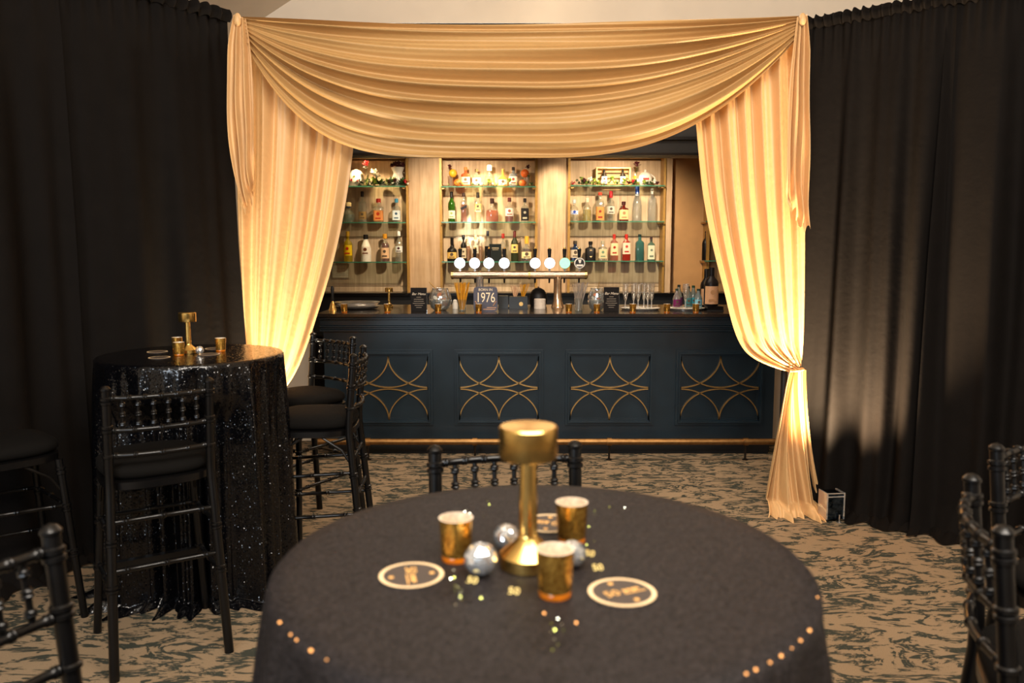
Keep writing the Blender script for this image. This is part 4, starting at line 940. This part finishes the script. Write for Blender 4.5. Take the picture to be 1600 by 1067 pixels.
p = Vector((xx(957.5, 8.3, 290), 8.3, z)); t = thing('wooden_crate', 'open light wooden crate on the right top shelf', 'crate', p); Mc = pm('crate_wood', 'd8b478', .5)
W2, Hc = 27/s8, 29/s8
MB().box(-W2, W2, -.04, .05, 0, .012).build('bottom_board', Mc, t, smooth=False); MB().box(-W2, W2, -.04, .05, Hc-.012, Hc).build('top_board', Mc, t, smooth=False)
for s_ in (-1, 1): MB().box(min(s_*W2, s_*(W2-.014)), max(s_*W2, s_*(W2-.014)), -.04, .05, .012, Hc-.012).build('side_board', Mc, t, smooth=False)
for zz in (.03, .09, .14): MB().box(-W2+.014, W2-.014, .042, .05, zz, zz+.034).build('slat', Mc, t, smooth=False)
for px, q in ((943, 'left'), (972, 'right')):
    bottle(px, z+.012, 24, 9.5, 'wine', mat('17130f'), '15110e', 'dark bottle with bright white label inside the crate, %s one' % q, pm('white_label', 'f4f0e6', .5), (.08, .55), Y=8.285, group='bottles inside the wooden crate', capr=.36, capt=.2)
t = vase(1008, 26, [(6, 0), (8.5, .08), (11, .38), (9.5, .65), (6, .8), (2.2, .84), (1.5, .9), (2, .95), (.5, 1)], 'white teapot with red emblem on the right top shelf', Y=8.27, z=z, name='teapot', cat='teapot')
MB().tube([(-9/s8, 0, 6/s8), (-14/s8, 0, 11/s8), (-16/s8, 0, 19/s8)], [2.4/s8, 1.6/s8, 1.1/s8], 8).build('spout', M_white, t)
MB().tube([((8+7*sin(pi*i/10))/s8, 0, (6+12*i/10)/s8) for i in range(11)], 1.1/s8, 8).build('handle', M_white, t)
MB().box(-5/s8, 4/s8, -11.5/s8, -10/s8, 9/s8, 12/s8).build('emblem', M_red, t, smooth=False)
# ================================================================== THINGS ON THE BAR
def bp(px, py): 
    p = at_z(px, py, ZT); p.y = max(p.y, YB+.0); p.z = ZT; return p
gV = 'gold votives along the bar top'
for px, py, lab in ((543, 486.5, 'in front of the silver tray'), (609, 486.5, 'beside the small brass lamp'), (687, 486.5, 'in front of the left fishbowl'), (749, 486.5, 'in front of the 1976 sign'), (887, 486.5, 'beside the jar of clear straws'), (930, 486.5, 'in front of the right fishbowl'), (984, 486, 'at left edge of the champagne flute tray'), (1036, 486, 'between the two white trays'), (1080, 486, 'in front of the water bottles')):
    p = bp(px, py); votive((p.x, 6.19, ZT), 'small gold votive on bar '+lab, gV, 1.0)
# hand bell
p = bp(520, 485); t = thing('hand_bell', 'brass hand bell with black handle at the left end of bar', 'bell', p, 0); s_ = ppm(p)
MB().lathe([(.034, 0), (.031, .008), (.022, .035), (.017, .055), (.006, .075)], seg=24).build('bell', M_brass, t); MB().lathe([(.006, .07), (.012, .085), (.009, .12), (.015, .165), (.010, .19), (.003, .195)], seg=14).build('handle', M_black, t)
# silver trays
p = bp(561, 481); t = thing('silver_tray', 'stacked round silver trays at the left of the bar top', 'tray', (p.x, 6.62, ZT))
MB().lathe([(.13, 0), (.165, .006), (.185, .022), (.188, .024), (.182, .024), (.13, .01), (.01, .01)], seg=40).build('lower_tray', M_chrome, t)
MB().lathe([(.12, .012), (.15, .018), (.185, .052), (.188, .056), (.18, .055), (.12, .03), (.01, .03)], seg=40).build('upper_tray', M_chrome, t)
lamp((bp(617, 481).x*1.06, 6.78, ZT), 'small brass lamp on the bar behind a votive', s=.76)
# menus
def menu(px0, px1, y0, y1, lab, Y=6.27):
    x0, x1 = xx(px0, Y, y1), xx(px1, Y, y1); h = zy(y0, Y)-ZT; W = x1-x0
    t = thing('menu_sign', lab, 'menu', ((x0+x1)/2, Y, ZT), 0, 'black bar menus')
    MB().box(-W/2, W/2, 0, .006, 0, h).build('board', pm('menu_black', '140f0c', .6, spec=.15), t, smooth=False)
    MB().box(W/2-.002, W/2+.003, -.001, .008, 0, h).build('acrylic_edge', M_clear, t, smooth=False)
    MB().box(-W/2, W/2, 0, .05, 0, .004).build('base', M_clear, t, smooth=False)
    Mi = pm('menu_ink', 'd8c8b0', .6)
    text('lettering', 'Bar Menu', .027, Mi, t, (0, -.001, h*.74), (pi/2, 0, 0), .0004, shear=.3)
    for k, wq in enumerate((.20, .42, .44, .52, .36, .24)): MB().box(-W*wq/1.4, W*wq/1.4, -.0012, 0, h*(.60-.085*k), h*(.60-.085*k)+.0035).build('printed_line', pm('menu_ink_dim', '8a7c6c', .6), t, smooth=False)
menu(642, 667, 449.5, 487, 'black bar menu card left of the left fishbowl'); menu(943, 967, 448.5, 487, 'black bar menu card right of the right fishbowl')
# fishbowls
def fishbowl(px, wpx, lab, Y=6.42, ladle=1):
    p = Vector((xx(px, Y, 480), Y, ZT)); s = ppm(p); R = wpx/2/s; t = thing('fishbowl', lab, 'bowl', p, 0, 'glass fishbowls on the bar')
    H = 35/s
    pr = [(R*.5, 0), (R*.8, H*.12), (R, H*.42), (R*.96, H*.62), (R*.74, H*.90), (R*.68, H*.97), (R*.72, H)]
    MB().lathe(pr, seg=32, cap=False).build('bowl', glass('bowl_glass', 'e8ecea', .12, .35, 'f4f4f0'), t, ang=180)
    for k in range(7):
        a = k*2.4; MB().lathe([(R*.22, -.002), (R*.22, .002)], seg=14).tf(Matrix.Translation((R*.42*cos(a), R*.42*sin(a)-.01, H*(.28+.07*k))) @ Matrix.Rotation(.9*cos(k*3), 4, 'X') @ Matrix.Rotation(.8*sin(k*2), 4, 'Y')).build('citrus_slice', (M_orange, M_white, pm('silver_ice', 'cfd4d4', .15, .6))[k % 3], t)
    MB().lathe([(R*.5, .005), (R*.76, H*.14), (R*.93, H*.42), (R*.93, H*.5)], seg=24).build('ice', glass('ice', 'd8dcdc', .45, .3, 'c8c8c4'), t, ang=180)
    MB().tube([(-R*.1*ladle, 0, H*.8), (-R*.95*ladle, -.01, H*1.28)], .004, 6).build('ladle', M_brass_d, t); MB().ball((-R*.1*ladle, 0, H*.9), R*.26, 12, 8, .7).build('ladle_cup', pm('dark_fruit', '3a1414', .3), t)
fishbowl(688, 36, 'round glass fishbowl right of the left menu card'); fishbowl(932, 28, 'round glass fishbowl left of the right menu card', ladle=-.3)
# shaker
p = Vector((xx(711, 6.6, 480), 6.6, ZT)); t = thing('salt_shaker', 'small white shaker left of the gold straw jar', 'shaker', p); MB().lathe([(.022, 0), (.023, .04), (.019, .05)], seg=18).build('body', M_white, t); MB().lathe([(.019, .05), (.017, .068), (.006, .076)], seg=18).build('lid', M_white, t)
# straw jars
def straws(px, hj, n, m, lab, spread, top_px, Y=6.36, R=.034, jm=M_clear, lean=0):
    p = Vector((xx(px, Y, 480), Y, ZT)); t = thing('straw_jar', 'glass jar holding '+lab, 'jar', p, 0, 'straw jars on the bar')
    MB().lathe([(R*.86, 0), (R*.88, .01), (R, hj), (R*1.03, hj+.002)], seg=24, cap=False).build('glass_wall', jm, t); MB().lathe([(R*.86, 0), (R*.86, .008)], seg=24).build('glass_base', M_clear2, t)
    mb = MB(); H = top_px/ppm(p)
    for k in range(n):
        a = random.uniform(0, 2*pi); q = sqrt(random.random()); b = (q*R*.5*cos(a), q*R*.5*sin(a), .012); e = (q*spread*cos(a)+lean*random.random(), q*spread*.6*sin(a), H*random.uniform(.93, 1.02))
        mb.tube([b, e], .0032, 5)
    o = mb.build('straws', m, t); o['kind'] = 'stuff'; return t
straws(722, .09, 42, pm('gold_straw', 'dc9c28', .35, .4, .2, 20), 'gold straws left of the 1976 sign', .066, 44)
straws(904, .10, 26, glass('clear_straw', 'e8e4e0', .5, .3, 'e0d4c8'), 'clear straws on the bar right of the taps', .07, 44, lean=.03)
# 1976 sign
Y = 6.30; x0, x1 = xx(740, Y, 480), xx(777.5, Y, 480); W = x1-x0; H = zy(448, Y)-ZT
t = thing('year_sign', 'dark square sign reading BORN IN 1976 on bar', 'sign', ((x0+x1)/2, Y, ZT), 0)
MB().lathe([(W/2, -.003), (W/2, .003)], seg=40, n=9).tf(Matrix.Translation((0, 0, H/2)) @ Matrix.Rotation(pi/2, 4, 'X') @ Matrix.Diagonal((1, H/W, 1, 1))).build('board', pm('slate_board', '454350', .5), t, smooth=False)
Mcr = pm('cream_print', 'f0dcb8', .5); Mcp = pm('copper_print', 'c8946a', .5)
text('lettering', 'BORN IN', .027, Mcr, t, (0, -.0042, H*.88), (pi/2, 0, 0), .0004)
text('lettering', '1976', .095, Mcr, t, (0, -.0042, H*.55), (pi/2, 0, 0), .0006, sx=.80).scale = (.80, 1.15, 1)
for k in (-1, 1):
    for j in range(4): MB().ball((k*W*(.42-.03*j), -.004, H*(.40-.05*j)), .006, 6, 5, .6).build('laurel_leaf', Mcp, t)
MB().box(.01, W*.44, -.0042, -.003, H*.15, H*.155+.004).build('printed_line', Mcp, t, smooth=False); MB().box(-W*.1, W*.4, -.0042, -.003, H*.08, H*.085+.004).build('printed_line', Mcp, t, smooth=False)
# caddy
Y = 6.62
p = Vector((xx(803, Y, 478), Y, ZT)); s_ = ppm(p); t = thing('bar_caddy', 'black bar caddy box with sticks and straws right of the 1976 sign', 'caddy', p)
MB().box(-25/s_, 22/s_, -.07, .09, 0, .006).build('base_tray', M_black, t, smooth=False)
MB().box(-24/s_, -9/s_, -.06, .08, .006, 20/s_).build('napkin_box', pm('caddy_black', '16191a', .4), t, smooth=False); MB().box(-7.5/s_, 21/s_, -.06, .08, .006, 19/s_).build('compartment', pm('caddy_black', '16191a', .4), t, smooth=False)
MB().lathe([(3.2/s_, 0), (3.2/s_, .003)], seg=16).tf(Matrix.Translation((11/s_, -.061, 8/s_)) @ Matrix.Rotation(pi/2, 4, 'X')).build('badge', M_brass_d, t)
o = MB(); 
for k in range(14):
    a = random.uniform(0, 6.28); q = random.random(); o.tube([(2/s_+q*.01*cos(a), q*.01*sin(a), 17/s_), (2/s_+q*.045*cos(a), q*.03*sin(a), (33+3*random.random())/s_)], .0035, 5)
o = o.build('wooden_stirrers', pm('stirrer_wood', 'c89c74', .6), t); o['kind'] = 'stuff'
o = MB()
for k in range(12):
    a = random.uniform(0, 6.28); q = random.random(); o.tube([(14/s_+q*.01*cos(a), .03+q*.01*sin(a), 17/s_), (18/s_+q*.045*cos(a), .03+q*.03*sin(a), (36+3*random.random())/s_)], .003, 5)
o = o.build('gold_straws', pm('gold_straw', 'dc9c28', .35, .4, .2, 20), t); o['kind'] = 'stuff'
# espresso-like black dome + white stack
p = Vector((xx(841, 6.95, 478), 6.95, ZT)); s_ = ppm(p); t = thing('ice_bucket', 'black rounded bucket behind the white coaster stack', 'bucket', p)
MB().lathe([(12/s_, 0), (14/s_, 8/s_), (13.5/s_, 18/s_), (9/s_, 25/s_), (4/s_, 28/s_), (.002, 28.5/s_)], seg=28).build('shell', M_black, t); MB().tube([(0, 0, 28/s_), (0, 0, 30/s_)], .006, 8).build('knob', M_black, t)
Y = 6.6; 
for k in range(8):
    o = MB().lathe([(.046, 0), (.047, .002), (.047, .008), (.046, .010)], seg=28).build('paper_coaster', pm('paper_white', 'cfc0ae', .7, 0, .08), loc=(xx(843.5, Y, 478)+random.uniform(-.001, .001), Y, ZT+k*.0102))
    tag(o, 'white paper coaster in the stack behind bar tap, %s' % ('bottommost', 'second from bottom', 'third from bottom', 'fourth from bottom', 'fourth from top', 'third from top', 'second from top', 'topmost')[k], 'coaster', 'stacked white coasters')
# tap tower
YT = 6.78; t = thing('beer_tap_tower', 'brass and chrome beer tap tower with eight taps on bar', 'beer taps', (xx(811, YT, 430), YT, ZT)); s_ = ppm((0, YT, 1.4))
def tx(px): return xx(px, YT, 430)-t.location.x
def tz_(py): return zy(py, YT)-ZT
Mtow = pm('polished_copper_brass', 'e4c098', .18, .9, .06)
zr_ = tz_(429.5); MB().tube([(tx(704), 0, zr_), (tx(705), 0, zr_), (tx(917), 0, zr_), (tx(918.5), 0, zr_)], [.022, .033, .033, .022], 24).build('crossbar', Mtow, t)
for px in (749.5, 871.5):
    x = tx(px); MB().lathe([(.055, 0), (.052, .012), (.038, .05), (.034, .09), (.033, zr_-.04), (.040, zr_-.012)], (x, 0, 0), 24).build('column', Mtow if px > 800 else M_chrome, t)
for px in (827, 707, 915):
    MB().tube([(tx(px)-.008, 0, zr_), (tx(px)+.008, 0, zr_)], .036, 20).build('joint_ring', M_brass, t)
MT = [719, 742, 764, 788, 836, 858.5, 882, 905]
Mlit = pm('lit_tap_lens', 'f4f6f8', .3, emit='f2f4ff', estr=2.2); Mgrn = pm('lit_green_lens', 'a8f0c0', .3, emit='8ae8b8', estr=.95)
zd = tz_(411)
for i, px in enumerate(MT):
    x = tx(px); rd_ = 8.2/s_
    MB().box(x-.008, x+.008, -.012, .012, zr_+.02, zd).build('tap_stem', M_chrome, t, smooth=False)
    def disc(r, y0, y1, zc=zd, xc=x): return MB().lathe([(r, y0), (r, y1)], seg=28).tf(Matrix.Translation((xc, 0, zc)) @ Matrix.Rotation(pi/2, 4, 'X'))
    d_ = disc(rd_*1.05, .014, .034).build('badge_housing', M_chrome, t)
    if i < 6: disc(rd_, .034, .042).build('badge_lens', Mlit, t)
    elif i == 6: disc(rd_, .034, .042).build('badge_lens', Mgrn, t)
    else:
        disc(rd_, .034, .040).build('badge_ring', pm('badge_cream', 'f0e8d8', .4), t); disc(rd_*.84, .040, .042).build('badge_face', M_black, t)
        MB().add([(x-.014, -.0425, zd+.030), (x+.014, -.0425, zd+.030), (x+.010, -.0425, zd+.006), (x+.002, -.0425, zd-.002), (x-.006, -.0425, zd+.004)], [(0, 4, 3, 2, 1)]).build('badge_emblem', pm('badge_cream', 'f0e8d8', .4), t, smooth=False)
        MB().box(x-.028, x+.028, -.0435, -.042, zd-.026, zd-.010).build('badge_band', pm('badge_cream', 'f0e8d8', .4), t, smooth=False)
    MB().tube([(x, .02, zd+.03), (x, .02, tz_(400)), (x, .015, tz_(389))], [.010, .013, .017], 12).build('tap_handle', M_black, t)
    MB().lathe([(.009, 0), (.010, .006), (.006, .014)], (x, .015, tz_(389)), 12).build('handle_tip', M_brass, t)
    MB().tube([(x, .015, zr_-.02), (x, .03, tz_(442))], [.009, .007], 10).build('nozzle', M_black, t)
# trays with flutes
def tray(px, wpx, lab, Y=6.50):
    p = Vector((xx(px, Y, 478), Y, ZT)); R = wpx/2/ppm(p); t = thing('round_tray', lab, 'tray', p, 0, 'round white trays on the right of the bar')
    MB().lathe([(R*.9, 0), (R, .016), (R*1.01, .018)], seg=40, cap=False).build('rim', M_chrome, t); MB().lathe([(R*.9, .0), (R*.9, .006), (R*.99, .014), (.002, .014)], seg=40).build('tray_surface', pm('tray_linen', 'efe6d4', .6), t); return p, R
p1, R1 = tray(1000, 62, 'round tray lined white under the champagne flutes'); p2, R2 = tray(1070, 62, 'round tray lined white under the water bottles')
def flute(p, label, hh=.195, g='champagne flutes on the tray'):
    t = thing('champagne_flute', label, 'glass', p, 0, g)
    MB().lathe([(.026, 0), (.026, .002), (.005, .006), (.004, .06)], seg=18).build('foot', glass('flute_glass', 'ffffff', .35, .4, 'ffffff'), t)
    MB().lathe([(.004, .055), (.012, .075), (.022, .12), (.024, hh)], seg=18, cap=False).build('bowl', glass('flute_bowl', 'f0ece4', .10, .35, 'fffaf0'), t, ang=180)
FL = [(977, -.05, 'leftmost'), (990, .04, 'second from left'), (997, -.05, 'third from left'), (1006, .05, 'fourth from left'), (1012, -.04, 'second from right'), (1018, .04, 'rightmost')]
for px, dy, lab in FL: flute(Vector((xx(px, 6.5+dy, 475), 6.5+dy, ZT+.014)), 'empty champagne flute on the bar tray, %s of six' % lab)
flute(Vector((xx(1071, 6.45, 475), 6.45, ZT+.014)), 'empty champagne flute standing among the water bottles')
for px, dy, h, gm, cap, lc, lab in ((1060, .0, 30, tint('d8d0d0', .3), '2a3a30', '6a2050', 'small mixer bottle with purple label on the right tray'), (1063, .08, 35, tint('d0d4c8', .3), '1c2420', '5a2a50', 'small mixer bottle behind the purple-labelled one'),
        (1078, .05, 33, tint('b8c8c4', .4), '1c2420', '3a7a80', 'small water bottle right of the lone champagne flute'), (1086, .07, 34, tint('b8c8c4', .35), '1c3c28', '2a8a98', 'small water bottle with dark green cap on right tray'), (1094, -.02, 30, tint('c0d4d8', .4), '203830', '78b0c0', 'rightmost small water bottle with pale blue label')):
    bottle(px, ZT+.014, h, 12, 'slope', gm, cap, lab, lc, (.08, .45), Y=6.5+dy, group='small water and mixer bottles on the right tray', capr=.38, capt=.1)
# wine bottles + holder
t0 = Vector((xx(1116, 6.42, 480), 6.42, ZT)); s_ = ppm(t0); t = thing('bottle_stand', 'low black stand holding wine bottle beside right drape', 'stand', t0); MB().box(-13/s_, 12/s_, -.05, .05, 0, .035).build('block', M_blk_lac, t, smooth=False); MB().box(-13.5/s_, 12.5/s_, -.055, .055, 0, .006).build('base', M_black, t, smooth=False)
bottle(1114, ZT+.035, 60, 22, 'wine', mat('120c0c'), '0f0c0c', 'large dark wine bottle with beige label beside right drape', 'c89a72', (.06, .52), Y=6.42, capr=.40, capt=.3, group='wine bottles at the right end of the bar', emblem=mat('b0845c'))
bottle(1106, ZT, 62, 18, 'wine', mat('120c0c'), '0f0c0c', 'dark wine bottle behind the large labelled one at right drape', 'c89a72', (.1, .5), Y=6.62, capr=.40, capt=.3, group='wine bottles at the right end of the bar', emblem=mat('b0845c'))
# bottles on side cabinet
for k, (x, lab) in enumerate(((-1.66, 'left'), (-1.56, 'right'))):
    bottle(0, 0, 40, 12, 'spirit', mat('2a1a10'), 'b08a50', 'dark bottle on the side cabinet behind stool backs, %s one' % lab, 'b09070', (.1, .4), loc=Vector((x, 7.5, .80)), sc=170, group='bottles on the side cabinet')
# downlights in alcove ceiling
for x, lab in ((-1.43, 'left oak bay'), (-.23, 'centre oak bay'), (.42, 'right pilaster'), (1.04, 'right oak bay')):
    t = thing('downlight', 'recessed downlight above the '+lab, 'downlight', (x, 8.06, 2.615), 0, 'downlights over the back-bar shelves')
    MB().lathe([(.045, 0), (.045, .025), (.038, .025), (.036, 0)], seg=20, cap=False).build('bezel', M_chrome, t)
